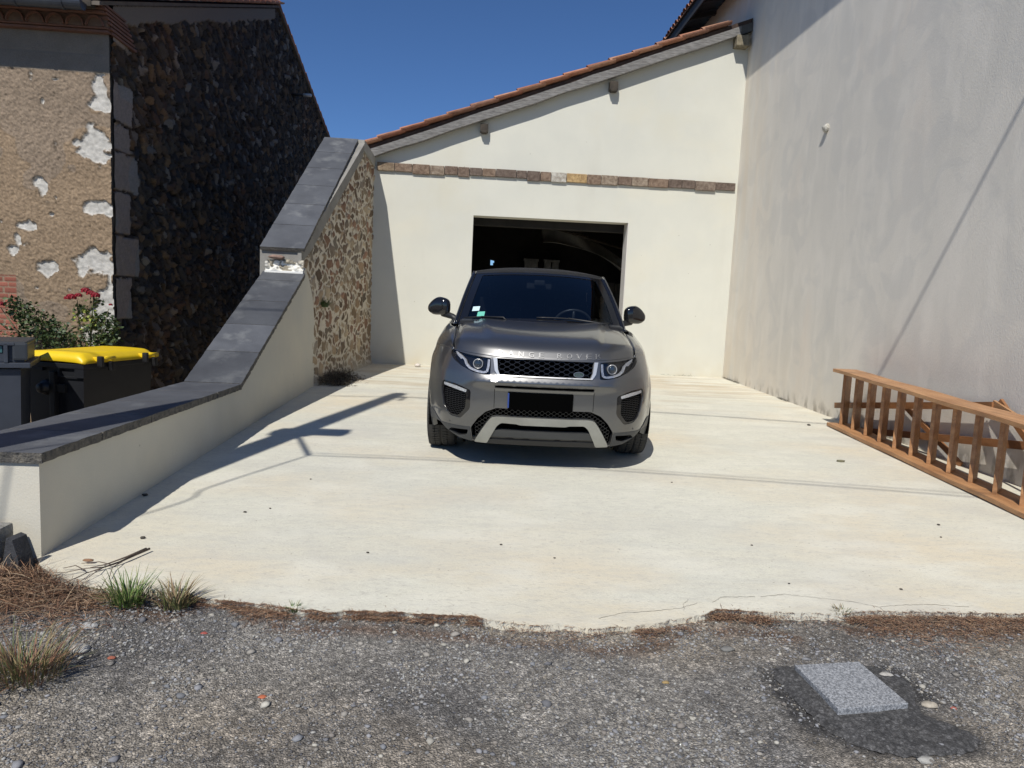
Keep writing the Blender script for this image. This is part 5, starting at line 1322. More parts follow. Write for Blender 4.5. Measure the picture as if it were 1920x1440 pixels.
# -- hood
def HL(d, u):
    L_ = float(np.interp(d, [0, .004, .036, .050, .070, .10, .13], [0, .009, .049, .061, .072, .081, .085]))
    return L_ * (1 - .45 * abs(u) ** 4) + .27 * d - .11 * d * d
def frontline(x):
    s = s_of_x(x); z = ztop(s); q = P3(s, z); return q
def hoodx(u): return u * .785
YH = []
def hood(u, k, K=34):
    """u -1..1 across, k 0..K rows back"""
    x = hoodx(u); q = frontline(x); yr = .90 + .17 * (abs(u)) ** 2.2
    ds = [0, .002, .005, .012, .020, .030, .037, .044, .051, .060, .071, .085, .10, .13]
    if k < len(ds): d = ds[k]
    else: d = .13 + (yr - q.y - .006 - .13) * (k - len(ds) + 1) / (K - len(ds) + 1)
    zz_ = q.z + HL(d, u)
    y = q.y + .006 + d
    # raised centre panel with creases running back from the grille corners
    xc = .40 + .16 * min(1, max(0, y / .9)); w = smst(xc + .02, xc - .03, abs(x)); zz_ += .013 * w * smst(.10, .3, y)
    zz_ -= .012 * smst(.90, 1.0, abs(u)) 
    return Vector((q.x if abs(u) < 1 else q.x, y, zz_)) 
K = 34; NU = 61
vs = [hood(-1 + 2 * i / (NU - 1), k) for i in range(NU) for k in range(K + 1)]
fs = [(i * (K + 1) + k, (i + 1) * (K + 1) + k, (i + 1) * (K + 1) + k + 1, i * (K + 1) + k + 1) for i in range(NU - 1) for k in range(K)]
o = mesh_obj('bonnet', vs, fs, m_paint, car, smooth=True); s_ = o.modifiers.new('s', 'SOLIDIFY'); s_.thickness = .012; s_.offset = -1
bonnet = o
# letters on the bonnet lip
def hood_pt(x, d, lift):
    def hp(x, d):
        u = x / .785; q = frontline(x)
        return Vector((q.x, q.y + .006 + d, q.z + HL(d, u)))
    a = hp(x, d); n_ = (hp(x + .004, d) - hp(x - .004, d)).cross(hp(x, d + .002) - hp(x, max(d - .002, 0))).normalized()
    return a + n_ * lift
def letter(ch, x0, w, mp, m, parent, name='badge_letter', ext=.003):
    cu = bpy.data.curves.new('t', 'FONT'); cu.body = ch; cu.size = 1.0; cu.resolution_u = 4
    ob = bpy.data.objects.new('t', cu); col.objects.link(ob)
    dg = bpy.context.evaluated_depsgraph_get(); dg.update()
    me = bpy.data.meshes.new_from_object(ob.evaluated_get(dg)); bpy.data.objects.remove(ob); bpy.data.curves.remove(cu)
    bm = bmesh.new(); bm.from_mesh(me)
    bmesh.ops.subdivide_edges(bm, edges=list(bm.edges), cuts=1); bmesh.ops.triangulate(bm, faces=bm.faces)
    xs_ = [v.co.x for v in bm.verts]; ys_ = [v.co.y for v in bm.verts]; ax, bx_, ay, by_ = min(xs_), max(xs_), min(ys_), max(ys_)
    r = bmesh.ops.extrude_face_region(bm, geom=list(bm.faces)); ex_ = {e for e in r['geom'] if isinstance(e, bmesh.types.BMVert)}
    for v in bm.verts:
        u = (v.co.x - ax) / (bx_ - ax); t = (v.co.y - ay) / (by_ - ay); v.co = mp(x0 + u * w, t, ext if v in ex_ else -.001)
    bmesh.ops.recalc_face_normals(bm, faces=bm.faces)
    me2 = bpy.data.meshes.new(name); bm.to_mesh(me2); bm.free(); bpy.data.meshes.remove(me); me2.materials.append(m)
    o = bpy.data.objects.new(name, me2); col.objects.link(o); o.parent = parent; return o
def q2d(t): return .007 + .023 * t
m_badge = mat('badge_silver', (.24, .24, .24), rough=.35, metallic=.85)
wd = .040
pos = [-.365 + i * .078 for i in range(5)]; pos2 = [.085 + i * .076 for i in range(5)]
for ch, x in list(zip('RANGE', pos)) + list(zip('ROVER', pos2)):
    letter(ch, x, wd, lambda x, t, l: hood_pt(x, q2d(t), l), m_badge, bonnet, ext=.0055)
# -- shoulder strip from lamp corner back round the cabin
def belt(y):       # inner edge (x, z)
    x = float(np.interp(y, [.3, .5, .8, 1.07, 1.6, 2.4, 3.2, 3.9, 4.2], [.70, .775, .785, .79, .80, .815, .82, .76, .70]))
    z = float(np.interp(y, [.3, .45, .6, .8, 1.07, 1.6, 2.4, 3.2, 3.9, 4.2], [.90, .945, .98, 1.015, 1.055, 1.07, 1.085, 1.10, 1.09, 1.06])); return x, z
for sg in (1, -1):
    vs = []; fs = []; ns = 90; nt = 9
    sA = s_of_x(.785); sB = s_of_y(4.20)
    for i in range(ns):
        s = sA + (sB - sA) * i / (ns - 1); e = P3(s, ztop(s)); yb = e.y
        if yb < 1.05:
            u = 1.0; q0 = frontline(hoodx(1)); kk = 0
            # bonnet side edge at this y
            dd = max(0, yb - q0.y - .006 + .01)
            zi = q0.z + HL(dd, 1) - .012 - .006; xi = q0.x + .004 + .0 * dd
            bx_, bz_ = xi, zi
            b2 = belt(yb); w = smst(.75, 1.05, yb); bx_ = bx_ * (1 - w) + b2[0] * w; bz_ = bz_ * (1 - w) + b2[1] * w
        else: bx_, bz_ = belt(yb)
        e2 = Vector((bx_, yb + .0, bz_)); dz = max(bz_ - e.z, .0); c1 = Vector((e.x - .02, e.y, e.z + dz * .42)); c2_ = Vector((bx_ + (e.x - bx_) * .45, yb, bz_ + .002))
        for k in range(nt):
            t = k / (nt - 1); p = e * (1 - t) ** 3 + c1 * 3 * t * (1 - t) ** 2 + c2_ * 3 * t * t * (1 - t) + e2 * t ** 3
            vs.append(Vector((p.x * sg, p.y, p.z)))
    for i in range(ns - 1):
        for k in range(nt - 1):
            f = (i * nt + k, (i + 1) * nt + k, (i + 1) * nt + k + 1, i * nt + k + 1); fs.append(f if sg > 0 else f[::-1])
    o = mesh_obj('wing', vs, fs, m_paint, car, smooth=True); s_ = o.modifiers.new('s', 'SOLIDIFY'); s_.thickness = .008; s_.offset = -1
# rear deck and tail
vs = []; nn = 20
for i in range(nn):
    u = -1 + 2 * i / (nn - 1)
    for k, (y, z, hw) in enumerate([(3.55, 1.16, .79), (3.9, 1.135, .76), (4.15, 1.09, .70), (4.27, .99, .62), (4.33, .97, .5)]): vs.append((u * hw, y - .0 * abs(u), z - .02 * u * u))
fs = [(i * 5 + k, (i + 1) * 5 + k, (i + 1) * 5 + k + 1, i * 5 + k + 1) for i in range(nn - 1) for k in range(4)]
mesh_obj('boot_lid', vs, fs, m_paint, car, smooth=True)
# -- grille
m_mesh = mat('mesh_black', (.010, .010, .011), rough=.25, spec=.4)
shell('grille_back', [(-.40, .862), (.40, .862), (.37, .73), (-.37, .73)], [], m_blkhole, car, -.045, .005, .06)
mb = MB()
def strip(mb, p, q, off, w=.0045, th=.012, dom=True):
    a = Vector(p); b_ = Vector(q); L_ = (b_ - a).length
    if L_ < .003: return
    d = (b_ - a) / L_; n_ = Vector((-d.y, d.x)) * w * .5; n = max(1, int(L_ / .03)); vs = []; fs = []
    for i in range(n + 1):
        c = a.lerp(b_, i / n)
        for (sg_, o_) in ((1, off), (-1, off), (-1, off - th), (1, off - th)):
            pt = c + n_ * sg_; vs.append(P3(s_of_x(pt.x), pt.y, o_))
    for i in range(n):
        for k in range(4): e = i * 4 + k; g_ = i * 4 + (k + 1) % 4; fs.append((e, g_, g_ + 4, e + 4))
    fs += [(0, 1, 2, 3), (n * 4, n * 4 + 3, n * 4 + 2, n * 4 + 1)]
    mb.add(vs, fs)
def hexmesh(mb, poly, px, pz, off, w, th, shrink=.9, fl=.33):
    """elongated hexagons in brick order, clipped by poly"""
    zs_ = [p[1] for p in poly]; xs_ = [p[0] for p in poly]; row = 0; z = min(zs_) - pz
    while z < max(zs_) + pz:
        x = min(xs_) - px + (px / 2 if row % 2 else 0)
        while x < max(xs_) + px:
            hw = px / 2; hz = pz / 2
            pts = [(x - hw * (1 - fl), z + 0), (x - hw * .45, z + hz), (x + hw * .45, z + hz), (x + hw * (1 - fl) , z), (x + hw * .45, z - hz), (x - hw * .45, z - hz)]
            for a, b_ in zip(pts, pts[1:] + pts[:1]):
                m_ = ((a[0] + b_[0]) / 2, (a[1] + b_[1]) / 2)
                if inpoly(m_, poly) and inpoly(a, poly) and inpoly(b_, poly): strip(mb, a, b_, off, w, th)
            # link to the neighbour
            a = (x + hw * (1 - fl), z); b_ = (x + px - hw * (1 - fl), z)
            if inpoly(a, poly) and inpoly(b_, poly): strip(mb, a, b_, off, w, th)
            x += px
        z += pz; row += 1
GI = [(-.382, .868), (.382, .868), (.364, .775), (.34, .738), (-.34, .738), (-.364, .775)]
def hexgrille(name, poly, px, pz, off, w, th, m):
    mb = MB(); zs_ = [p[1] for p in poly]; xs_ = [p[0] for p in poly]
    nr = int((max(zs_) - min(zs_)) / pz) + 2
    # wavy rails that pinch together: reads as honeycomb
    for r_ in range(nr):
        zc = max(zs_) - r_ * pz; prev = None; x = min(xs_) - px
        ph = (r_ % 2) * px / 2
        k = 0
        while x < max(xs_) + px:
            for (dx, dz) in [(0, pz * .36), (px * .32, pz * .36), (px * .5, -pz * .36 + pz * .0), (px * .82, -pz * .36)]:
                p = (x + ph + dx, zc + dz)
                if prev and inpoly(prev, poly) and inpoly(p, poly): strip(mb, prev, p, off, w, th)
                prev = p
            x += px
    return mb.build(name, m, car)
hexgrille('grille_mesh', GI, .076, .0190, -.014, .0042, .018, m_mesh)
# bright U frame
FR = []
outer = [(-.402, .862), (-.384, .772), (-.356, .731), (.356, .731), (.384, .772), (.402, .862)]
inner = [(.372, .862), (.360, .780), (.343, .7405), (-.343, .7405), (-.360, .780), (-.372, .862)]
def seg_ring(name, a, b_, m, off, th, par, res=.02):
    return shell(name, a + b_, [], m, par, off, th, res)
seg_ring('grille_frame', outer, inner, m_chrome, .010, .035, car, .012)
# emblem
def oval(cx_, cz_, rx_, rz_, n=28): return [(cx_ + rx_ * math.cos(2 * math.pi * k / n), cz_ + rz_ * math.sin(2 * math.pi * k / n)) for k in range(n)]
em = shell('emblem', oval(.252, .768, .037, .0185), [], mat('emblem_green', (.035, .055, .045), rough=.3), car, .004, .018, .012)
o = shell('emblem_rim', oval(.252, .768, .040, .0205), [oval(.252, .768, .0345, .016)], m_badge, car, .0065, .012, .01); o.parent = em; 
for j, wtxt in enumerate(('LAND', 'ROVER')):
    w0 = .0085; x0 = .252 - len(wtxt) * w0 / 2 + (-.004 if j == 0 else .004)
    for i, ch in enumerate(wtxt): letter(ch, x0 + i * w0, w0 * .8, lambda x, t, l, j=j: P3(s_of_x(x), (.770 if j == 0 else .758) + t * .0085, .0045 + l), m_badge, em, 'emblem_letter', .001)
# -- trim bar, washer caps, plate
shell('bumper_bar', [(-.378, .6445), (.378, .6445), (.372, .622), (-.372, .622)], [], m_silver if 0 else mat('bar_grey', (.20, .198, .19), rough=.32, metallic=.85), car, .010, .02, .03)
shell('bumper_slot', [(-.378, .662), (.378, .662), (.374, .640), (-.374, .640)], [], m_blkhole, car, -.02, .004, .05)
for sg in (1, -1):
    pl = rounded([(.345 * 1, .712), (.405, .716), (.410, .690), (.365, .688)], .008, 2)
    if sg < 0: pl = sym(pl)
    shell('washer_cap', pl, [], m_paint, car, .002, .004, .012)
pm = shell('number_plate', [(-.272, .616), (.218, .616), (.218, .488), (-.272, .488)], [], m_blkhole, car, .022, .03, .06)
o = shell('plate_strip', [(-.275, .612), (-.264, .612), (-.264, .500), (-.275, .500)], [], mat('blue_strip', (.02, .05, .22), rough=.4), car, .0235, .004, .03); o.parent = pm
# seam lines beside the plate
for sg in (-1, 1):
    mb = MB(); strip(mb, (sg * .378, .636), (sg * .378, .49), .0012, .0035, .003); mb.build('panel_seam', m_blkhole, car)
# -- lower grille, skid plate
shell('lower_grille_back', [(p[0] * .985, p[1]) for p in lg], [], m_blkhole, car, -.05, .004, .06)
LM = [(-.36, .484), (.36, .484), (.435, .450), (.49, .40), (.545, .33), (.54, .25), (.50, .25), (.42, .39), (.38, .415), (.33, .428), (-.33, .428), (-.38, .415), (-.42, .39), (-.50, .25), (-.54, .25), (-.545, .33), (-.49, .40), (-.435, .450)]
hexgrille('lower_grille_mesh', LM, .046, .0150, -.020, .0036, .01, m_mesh)
SK = [(-.535, .216), (-.432, .372), (-.395, .418), (-.345, .426), (.345, .426), (.395, .418), (.432, .372), (.535, .216), (.432, .208), (.352, .350), (.318, .378), (.20, .374), (.175, .366), (-.175, .366), (-.20, .374), (-.318, .378), (-.352, .350), (-.432, .208)]
shell('skid_plate', rounded(SK, .012, 2), [], m_silver, car, .014, .05, .025)
shell('lower_lip', [(-.43, .315), (.43, .315), (.425, .262), (-.425, .262)], [], m_low, car, .004, .04, .04)
shell('lower_lip', [(-.425, .262), (.425, .262), (.42, .235), (-.42, .235)], [], m_gloss, car, -.004, .04, .04)
shell('lower_lip', [(-.46, .240), (.46, .240), (.44, .200), (-.44, .200)], [], m_bplas, car, .006, .06, .04)
for sg in (-1, 1):
    f = (lambda p: p) if sg > 0 else sym
    shell('corner_vent', f(SIDEV), [], m_blkhole, car, -.035, .004, .03)
    # fog vent: gloss surround, mesh, lamp bar
    ctr = (.68, .53); ins = [(ctr[0] + (p[0] - ctr[0]) * .78 + .012, ctr[1] + (p[1] - ctr[1]) * .82 - .010) for p in FOG]
    shell('vent_surround', f(FOG), [f(ins)], m_gloss, car, -.006, .03, .02)
    shell('vent_back', f(FOG), [], m_blkhole, car, -.04, .004, .04)
    mb = MB(); z = .41
    while z < .60:
        row = [x for x in np.arange(.56, .83, .012) if inpoly((x, z), ins)]
        if len(row) > 2:
            pts = [(x, z + (.003 if k % 2 else -.003)) for k, x in enumerate(row)]
            for a, b_ in zip(pts[:-1], pts[1:]): strip(mb, (sg * a[0], a[1]), (sg * b_[0], b_[1]), -.016, .0034, .008)
        z += .0145
    mb.build('vent_mesh', m_bplas, car)
    DR = rounded([(.590, .612), (.68, .636), (.776, .648), (.775, .628), (.68, .610), (.596, .592)], .006, 2)
    shell('day_lamp', f(DR), [], m_lampg, car, -.002, .02, .02)
    # head lamp: dark housing, light guide, projector
    hl = shell('headlamp', f(low_(LAMP, .006)), [], m_gloss, car, -.030, .004, .03)
    # light guide: a hockey-stick band
    path = [(.436, .850), (.437, .795), (.445, .758), (.475, .752), (.53, .760), (.585, .776), (.622, .802), (.642, .832), (.672, .850), (.715, .868), (.750, .886)]
    mb = MB()
    for i, (a, b_) in enumerate(zip(path[:-1], path[1:])):
        w = .018 if i < 2 else .015 if i < 7 else .010
        strip(mb, (sg * a[0], a[1]), (sg * b_[0], b_[1]), -.004 if i < 8 else -.008, w, .014)
    o = mb.build('light_guide', m_lampg, car); o.parent = hl
    mb = MB(); path2 = [(.66, .836), (.70, .858), (.74, .876), (.72, .862), (.68, .838)]
    for a, b_ in zip(path2[:-1], path2[1:]): strip(mb, (sg * a[0], a[1]), (sg * b_[0], b_[1]), -.012, .010, .008)
    o = mb.build('side_reflector', m_lampg, car); o.parent = hl
    c = P3(s_of_x(sg * .525), .812, -.012); n_ = N3(s_of_x(sg * .525), .812); n_ = Vector((n_.x * .4, -1, .05)).normalized()
    t = n_.cross(Vector((0, 0, 1))).normalized(); b2 = t.cross(n_)
    M = Matrix(((t.x, b2.x, n_.x, c.x), (t.y, b2.y, n_.y, c.y), (t.z, b2.z, n_.z, c.z), (0, 0, 0, 1)))
    mb = MB(); mb.lathe([(-.02, .037), (.006, .038), (.010, .035), (.006, .032), (-.01, .031)], (0, 0, 0), 'z', 32, M); o = mb.build('projector_ring', m_chrome, car); o.parent = hl
    mb = MB(); mb.lathe([(.0, .031)] + [(.016 * math.sqrt(max(0, 1 - (r / .031) ** 2)), r) for r in (.028, .024, .018, .012, .006, .0005)], (0, 0, 0), 'z', 24, M); o = mb.build('projector_lens', m_lens, car); o.parent = hl
    mb = MB(); strip(mb, (sg * .72, .347), (sg * .726, .353), .002, .012, .003); mb.build('parking_sensor', m_low, car)
# clear covers over the lamps
def glass(name, tint, alpha, rough=.0, k=1.0):
    m = bpy.data.materials.new(name); m.use_nodes = True; nt = m.node_tree; N = nt.nodes; L = nt.links; N.remove(N['Principled BSDF'])
    tr_ = N.new('ShaderNodeBsdfTransparent'); tr_.inputs[0].default_value = (*tint, 1); gl = N.new('ShaderNodeBsdfGlossy'); gl.inputs['Roughness'].default_value = rough
    fr = N.new('ShaderNodeFresnel'); fr.inputs[0].default_value = 1.5; mx = N.new('ShaderNodeMixShader'); ad = N.new('ShaderNodeMath'); ad.operation = 'MULTIPLY_ADD'; ad.inputs[1].default_value = k; ad.inputs[2].default_value = alpha
    L.new(fr.outputs[0], ad.inputs[0]); L.new(ad.outputs[0], mx.inputs[0]); L.new(tr_.outputs[0], mx.inputs[1]); L.new(gl.outputs[0], mx.inputs[2]); L.new(mx.outputs[0], N['Material Output'].inputs[0]); return m
m_clear = glass('clear_cover', (.95, .95, .96), .0, .02, .45)
m_wind = glass('windscreen_glass', (.50, .56, .62), .06)
m_dglass = glass('dark_side_glass', (.10, .11, .12), .04)
for sg in (-1, 1):
    f = (lambda p: p) if sg > 0 else sym
    shell('lamp_cover', f(low_(LAMP, .005)), [], m_clear, car, .0, .001, .025)

# -- windscreen, pillars, soft top
def lerp(a, b_, t): return a + (b_ - a) * t
def wbase(u): return Vector((.725 * u, .90 + .17 * abs(u) ** 2.2, 1.118 - .052 * abs(u) ** 2))
def whead(u): return Vector((.603 * u * (1 - .0 * abs(u)), 1.60 + .15 * abs(u) ** 2.2, 1.552 - .030 * abs(u) ** 2.2))
def wpt(u, t, off=0.):
    p = wbase(u).lerp(whead(u), t); bulge = math.sin(math.pi * t) * .028; e = .01
    p = p + Vector((0, -bulge * .7, bulge * .7)); 
    if off: 
        a = wpt(u + e, t) - wpt(u - e, t); b_ = wpt(u, t + e) - wpt(u, t - e); p = p + a.cross(b_).normalized() * off
    return p
def wshell(name, poly, holes, m, off, th, res=.05, parent=car): return shell(name, poly, holes, m, parent, off, th, res, fmap=lambda a, b_: wpt(a, b_), dom='s')
ws = wshell('windscreen', [(-.935, .0), (.935, .0), (.91, .93), (-.91, .93)], [], m_wind, 0, .004, .06)
# header band, pillars
wshell('windscreen_surround', [(-1.0, -.03), (1.0, -.03), (1.0, .965), (-1.0, .965)], [rounded([(-.905, .03), (.905, .03), (.885, .915), (-.885, .915)], .03, 4)], m_gloss, .004, .012, .05)
wshell('header_rail', [(-1.01, .965), (1.01, .965), (1.015, 1.03), (-1.015, 1.03)], [], mat('header_grey', (.11, .11, .11), rough=.3, metallic=.8), .006, .03, .05)
for sg in (-1, 1):
    mb = MB(); pts = [wpt(sg * 1.0, t) + Vector((sg * .018, .01, 0)) for t in np.linspace(-.04, 1.0, 14)]
    mb.tube(pts, .021, 10); o = mb.build('pillar', m_gloss, car)
    mb = MB(); pts = [wpt(sg * 1.0, t) + Vector((sg * .036, .006, .006)) for t in np.linspace(-.04, 1.02, 14)]
    mb.tube(pts, .006, 8); o = mb.build('pillar_trim', mat('pillar_grey', (.16, .16, .155), rough=.3, metallic=.8), car)
# cowl panel under the wipers
vs = []; nn = 24
for i in range(nn):
    u = -1 + 2 * i / (nn - 1); a = hood(u, 34); b_ = wbase(u)
    vs += [a + Vector((0, -.01, -.012)), Vector((lerp(a.x, b_.x, .5), (a.y + b_.y) / 2 + .01, b_.z - .03)), b_ + Vector((0, .03, -.004))]
fs = [(i * 3 + k, (i + 1) * 3 + k, (i + 1) * 3 + k + 1, i * 3 + k + 1) for i in range(nn - 1) for k in range(2)]
mesh_obj('cowl', vs, fs, m_bplas, car)
# wipers
for (u0, u1, t0, t1) in [(-.93, -.45, .050, .015), (-.06, .78, .035, .035)]:
    mb = MB(); mb.tube([wpt(lerp(u0, u1, k / 8), lerp(t0, t1, k / 8) + .012 * math.sin(math.pi * k / 8), .016) for k in range(9)], .0065, 6)
    mb.tube([wpt(lerp(u0, u1, .45), .035, .028), wpt(lerp(u0, u1, 1.0), .01, .03), wpt(u1 + .04, -.03, .02)], .008, 6); mb.build('wiper', m_bplas, car)
# soft top
def rooft(u, v):
    """v 0 front .. 1 rear edge"""
    y0 = whead(u); ys_ = [0, .10, .35, .62, .80, 1.0]
    y = lerp(y0.y + .0, 3.78 - .1 * abs(u) ** 2, v)
    zc = float(np.interp(v, ys_, [1.565, 1.590, 1.598, 1.56, 1.44, 1.13])); hw = float(np.interp(v, ys_, [.600, .615, .64, .65, .66, .72]))
    drop = float(np.interp(v, ys_, [.030, .05, .06, .06, .05, .03]))
    if v == 0: zc = 1.560
    return Vector((hw * u, y, zc - drop * abs(u) ** 2.4))
NU_, NV_ = 33, 46
vs = [rooft(-1 + 2 * i / (NU_ - 1), k / (NV_ - 1)) for i in range(NU_) for k in range(NV_)]
fs = [(i * NV_ + k, (i + 1) * NV_ + k, (i + 1) * NV_ + k + 1, i * NV_ + k + 1) for i in range(NU_ - 1) for k in range(NV_ - 1)]
o = mesh_obj('soft_top', vs, fs, m_soft, car, smooth=True); s_ = o.modifiers.new('s', 'SOLIDIFY'); s_.thickness = .03; s_.offset = -.6
for sg in (-1, 1):
    vs = []; fs = []; n = 40
    for i in range(n):
        v = (i / (n - 1)) * .80; r_ = rooft(sg, v); b_ = belt(r_.y); vs += [Vector((sg * (b_[0] - .012), r_.y if v > .0 else r_.y, b_[1] - .01)), Vector((sg * (lerp(b_[0], abs(r_.x), .5) + .012), r_.y, lerp(b_[1], r_.z, .5))), r_ + Vector((0, 0, -.01))]
    for i in range(n - 1):
        for k in range(2): fs.append((i * 3 + k, (i + 1) * 3 + k, (i + 1) * 3 + k + 1, i * 3 + k + 1))
    side = mesh_obj('side_window', vs, fs, m_dglass, car, smooth=True)
    # quarter triangle between pillar and door glass
    p0 = wpt(sg * 1.0, -.02); p1 = wpt(sg * 1.0, 1.0); b_ = belt(1.12); bq = belt(p1.y)
    mesh_obj('quarter_glass', [p0, p1 + Vector((0, 0, -.01)), (sg * (bq[0] - .012), p1.y, bq[1] - .01), (sg * b_[0], 1.12, b_[1])], [(0, 3, 2, 1)], m_dglass, car)
    # fabric rear quarter
    vs = []; fs = []; n = 14
    for i in range(n):
        v = .60 + .40 * i / (n - 1); r_ = rooft(sg, v); b_ = belt(r_.y); vs += [Vector((sg * (b_[0] - .02), r_.y, b_[1] - .02)), r_ + Vector((sg * .006, 0, -.01))]
    fs = [(i * 2, i * 2 + 2, i * 2 + 3, i * 2 + 1) for i in range(n - 1)]
    mesh_obj('rear_quarter', vs, fs, m_soft, car)
    # body-coloured haunch behind the door
    # mirror: arm, housing
    mc = Vector((sg * .957, 1.72, 1.178)); v_, f_ = ico(1, 4); vv = []
    for p in v_:
        x, y, z = p; a = lambda q, e: math.copysign(abs(q) ** e, q)
        x2, y2, z2 = a(x, .66), a(y, .7), a(z, .62)
        xo = x2 * .112; t = (x2 + 1) / 2
        zh = .088 * (1.0 - .50 * max(0, x2) ** 1.9) ; zz_ = z2 * zh + .0 + (-.016 * max(0, x2)) + .010 * (1 - abs(x2))
        yy_ = y2 * (.075 if y2 < 0 else .035) * (1 - .35 * max(0, x2)) + .03 * x2
        vv.append((mc.x + sg * xo, mc.y + yy_, mc.z + zz_))
    fcs = [tuple(f) for f in f_] if sg > 0 else [tuple(f)[::-1] for f in f_]
    mr_ = mesh_obj('wing_mirror', vv, fcs, m_gloss, car, smooth=True)
    mb = MB(); mb.tube([(sg * .77, 1.60, 1.06), (sg * .82, 1.65, 1.092), (sg * .92, 1.70, 1.118)], [.034, .028, .034], 10); o = mb.build('mirror_arm', m_bplas, car); o.parent = mr_
    # bonnet vent by the pillar
    c = Vector((sg * .640, .885, 0)); 
    def hz(x, y):
        u = x / .785; q = frontline(x); dd = y - q.y - .006; return q.z + HL(dd, u) + .013 * smst(.40 + .16 * min(1, y / .9) + .02, .40 + .16 * min(1, y / .9) - .03, abs(x))
    mb = MB(); nx_ = 6
    P_v = lambda x, y, l: Vector((x, y, hz(x, y) + l))
    def plate(mb, x0, x1, y0, y1, l0, l1):
        a = [P_v(sg * x, y, l1) for (x, y) in [(x0, y0), (x1, y0 + .03), (x1, y1 + .03), (x0, y1)]]; b_ = [P_v(sg * x, y, l0) for (x, y) in [(x0, y0), (x1, y0 + .03), (x1, y1 + .03), (x0, y1)]]
        mb.add(a + b_, [(0, 1, 2, 3), (0, 4, 5, 1), (1, 5, 6, 2), (2, 6, 7, 3), (3, 7, 4, 0)])
    plate(mb, .585, .70, .80, .91, -.01, .010); vn = mb.build('bonnet_vent', m_bplas, car)
    mb = MB(); plate(mb, .600, .685, .825, .855, .009, .014); plate(mb, .600, .685, .870, .895, .009, .014); o = mb.build('vent_slat', m_low, car); o.parent = vn
    # wheel-arch liner, wheels
    for yc in (.885, 3.545):
        mb = MB(); xo = sg * .905; xi = sg * .62
        vs = []; n = 24
        for k in range(n + 1):
            a = math.pi * (1.1 - 1.2 * k / n); y = yc + .405 * math.cos(a); z = .37 + .395 * math.sin(a); vs += [(xo * 1.0, y, z), (xi, y, z)]
        fs = [(2 * k, 2 * k + 1, 2 * k + 3, 2 * k + 2) for k in range(n)]
        mb.add(vs, fs); mb.box((sg * .60, yc - .40, .12), (sg * .62, yc + .40, .74)); mb.build('arch_liner', m_blkhole, car)
        wy = yc
        wh = bpy.data.objects.new('wheel', None); col.objects.link(wh); wh.parent = car; wh.location = (sg * .812, wy, .3655)
        R, W = .3655, .118; prof_ = [(-W * .78, .25), (-W * .98, .285), (-W, .32), (-W * .93, .350), (-W * .74, .3625), (-W * .50, R), (-W * .48, R - .008), (-W * .42, R - .008), (-W * .40, R), (-W * .06, R), (-W * .04, R - .008), (W * .04, R - .008), (W * .06, R), (W * .40, R), (W * .42, R - .008), (W * .48, R - .008), (W * .50, R), (W * .74, .3625), (W * .93, .350), (W, .32), (W * .98, .285), (W * .78, .25)]
        mb = MB(); mb.lathe(prof_, (0, 0, 0), 'x', 64); ty = mb.build('tyre', m_tyre, wh)
        # tread blocks cut by V grooves
        mb = MB()
        for k in range(72):
            a = 2 * math.pi * k / 72
            for side_ in (-1, 1):
                for (x0, x1, a0, a1) in [(.10, .42, 0, .025), (.46, .93, .025, .055)]:
                    pts = []
                    for (xx, aa) in ((x0, a + a0), (x1, a + a1), (x1, a + a1 + .058), (x0, a + a0 + .058)):
                        rr_ = R + .0035 - (0.012 if xx > .8 else 0)
                        pts.append((side_ * xx * W, rr_ * math.cos(aa), rr_ * math.sin(aa)))
                    pb = [(p[0], p[1] * .975, p[2] * .975) for p in pts]; mb.add(pts + pb, [(0, 1, 2, 3), (0, 4, 5, 1), (1, 5, 6, 2), (2, 6, 7, 3), (3, 7, 4, 0)])
        o = mb.build('tyre_blocks', m_tyre, wh); o.parent = ty
        mb = MB(); mb.lathe([(W * .6 * sg, .262), (W * .72 * sg, .25), (W * .55 * sg, .24), (-W * .5 * sg, .22), (-W * .6 * sg, .22)], (0, 0, 0), 'x', 48)
        for k in range(10):
            a = 2 * math.pi * k / 10 + .1; c_, s2 = math.cos(a), math.sin(a)
            mb.beam((sg * .062, .045 * c_, .045 * s2), (sg * .060, .245 * c_, .245 * s2), .026, .03, (1, 0, 0))
        mb.lathe([(sg * .075, .0), (sg * .075, .05), (sg * .04, .065)], (0, 0, 0), 'x', 24); mb.build('rim', mat('rim_grey', (.16, .16, .165), rough=.3, metallic=.8) if 'rim_grey' not in bpy.data.materials else bpy.data.materials['rim_grey'], wh)
# stickers, mirror and sensor pod on the glass
for (u, t, c) in [(-.825, .215, (.55, .72, .74)), (-.745, .120, (.14, .50, .38))]:
    o = wshell('sticker', [(u - .045, t - .038), (u + .045, t - .038), (u + .045, t + .038), (u - .045, t + .038)], [], mat('sticker' + str(u), c, rough=.5), .003, .002, .03); o.parent = ws
mb = MB(); c = wpt(0, .80) + Vector((0, .16, -.05)); mb.box((c.x - .12, c.y - .015, c.z - .035), (c.x + .12, c.y + .02, c.z + .035), .015); mb.box((c.x - .05, c.y - .09, c.z), (c.x + .05, c.y, c.z + .05), .015); mb.build('rear_view_mirror', m_int, car)
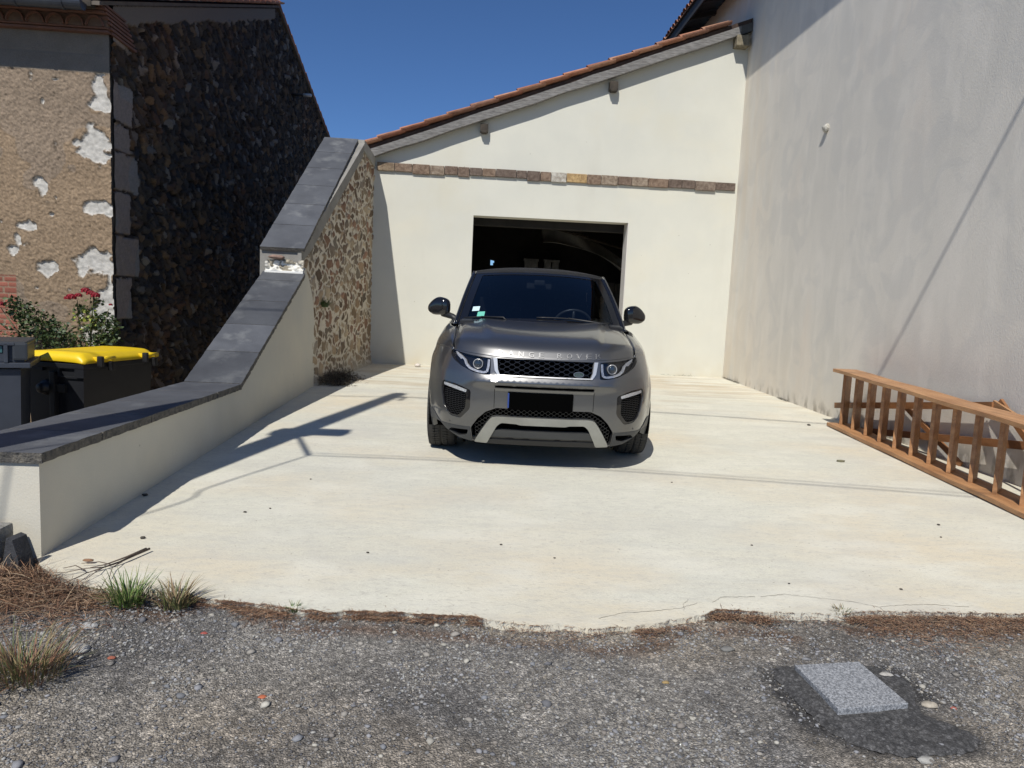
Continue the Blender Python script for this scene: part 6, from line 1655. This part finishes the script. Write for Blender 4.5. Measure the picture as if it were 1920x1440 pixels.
# cabin
mb = MB()
vs = []; n = 16
for i in range(n):
    u = -1 + 2 * i / (n - 1); b_ = wbase(u * .97); vs += [b_ + Vector((0, .05, -.035)), Vector((u * .70, 1.45, 1.095 + .03 * math.exp(-((u - .45) / .2) ** 2))), Vector((u * .70, 1.56, 1.06 + .05 * math.exp(-((u - .45) / .2) ** 2))), Vector((u * .70, 1.58, .80))]
fs = [(i * 4 + k, (i + 1) * 4 + k, (i + 1) * 4 + k + 1, i * 4 + k + 1) for i in range(n - 1) for k in range(3)]
mb.add(vs, fs, True); mb.build('dashboard', m_int, car)
mb = MB(); mb.box((-.72, 1.2, .25), (.72, 3.6, .42)); mb.box((-.74, 3.3, .42), (.74, 3.36, 1.2)); mb.build('cabin_floor', m_blkhole, car)
for sx in (-.36, .36):
    mb = MB(); mb.box((sx - .25, 2.0, .55), (sx + .25, 2.5, .72), .05); 
    M = Matrix.Translation((sx, 2.5, .70)) @ Matrix.Rotation(math.radians(-14), 4, 'X'); mb.box((-.24, -.06, 0), (.24, .08, .60), .06, M); mb.box((-.13, -.04, .60), (.13, .06, .80), .04, M); mb.build('seat', m_int, car)
M = Matrix.Translation((.36, 1.80, 1.04)) @ Matrix.Rotation(math.radians(-66), 4, 'X')
mb = MB(); ring = [M @ Vector((.19 * math.cos(a), .18 * math.sin(a), 0)) for a in np.linspace(0, 2 * math.pi, 33)]; mb.tube(ring, .014, 8, False)
for a in (0, math.pi, -math.pi / 2): mb.tube([M @ Vector((0, 0, -.02)), M @ Vector((.18 * math.cos(a), .17 * math.sin(a), 0))], .014, 6)
mb.build('steering_wheel', mat('wheel_leather', (.05, .05, .052), rough=.35), car)
# underbody and engine bay blanking so no light leaks through
mb = MB(); mb.box((-.60, .18, .24), (.60, 4.1, .30)); mb.box((-.62, .50, .30), (.62, 1.25, .80)); mb.box((-.80, 1.30, .28), (.80, 3.1, .40)); mb.box((-.62, 1.2, .3), (.62, 1.3, 1.0)); mb.build('underbody', m_blkhole, car)
# door seams and handles
for sg in (-1, 1):
    mb = MB()
    for yd in (1.38, 2.75):
        s = s_of_y(yd); pts = [P3(s, z, .001) for z in np.linspace(.38, ztop(s), 12)]; pts = [Vector((sg * p.x, p.y, p.z)) for p in pts]; mb.tube(pts, .003, 4)
    mb.build('door_seam', m_blkhole, car)
    s = s_of_y(2.55); mb = MB(); mb.tube([Vector((sg * (P3(s_of_y(y), .92, .02)).x, y, .92)) for y in (2.42, 2.5, 2.6, 2.66)], .012, 8); mb.build('door_handle', m_paint, car)
    # rear lamps
    mb = MB(); 
    vs = []; ys2 = np.linspace(s_of_y(3.95), s_of_y(4.3), 10)
    for s in ys2:
        for z in (.80, .93): p = P3(s, z, .006); vs.append(Vector((sg * p.x, p.y, p.z)))
    fs = [(2 * i, 2 * i + 1, 2 * i + 3, 2 * i + 2) for i in range(9)]; mb.add(vs, fs); mb.build('tail_lamp', mat('tail_red', (.25, .01, .01), rough=.2) if 'tail_red' not in bpy.data.materials else bpy.data.materials['tail_red'], car)
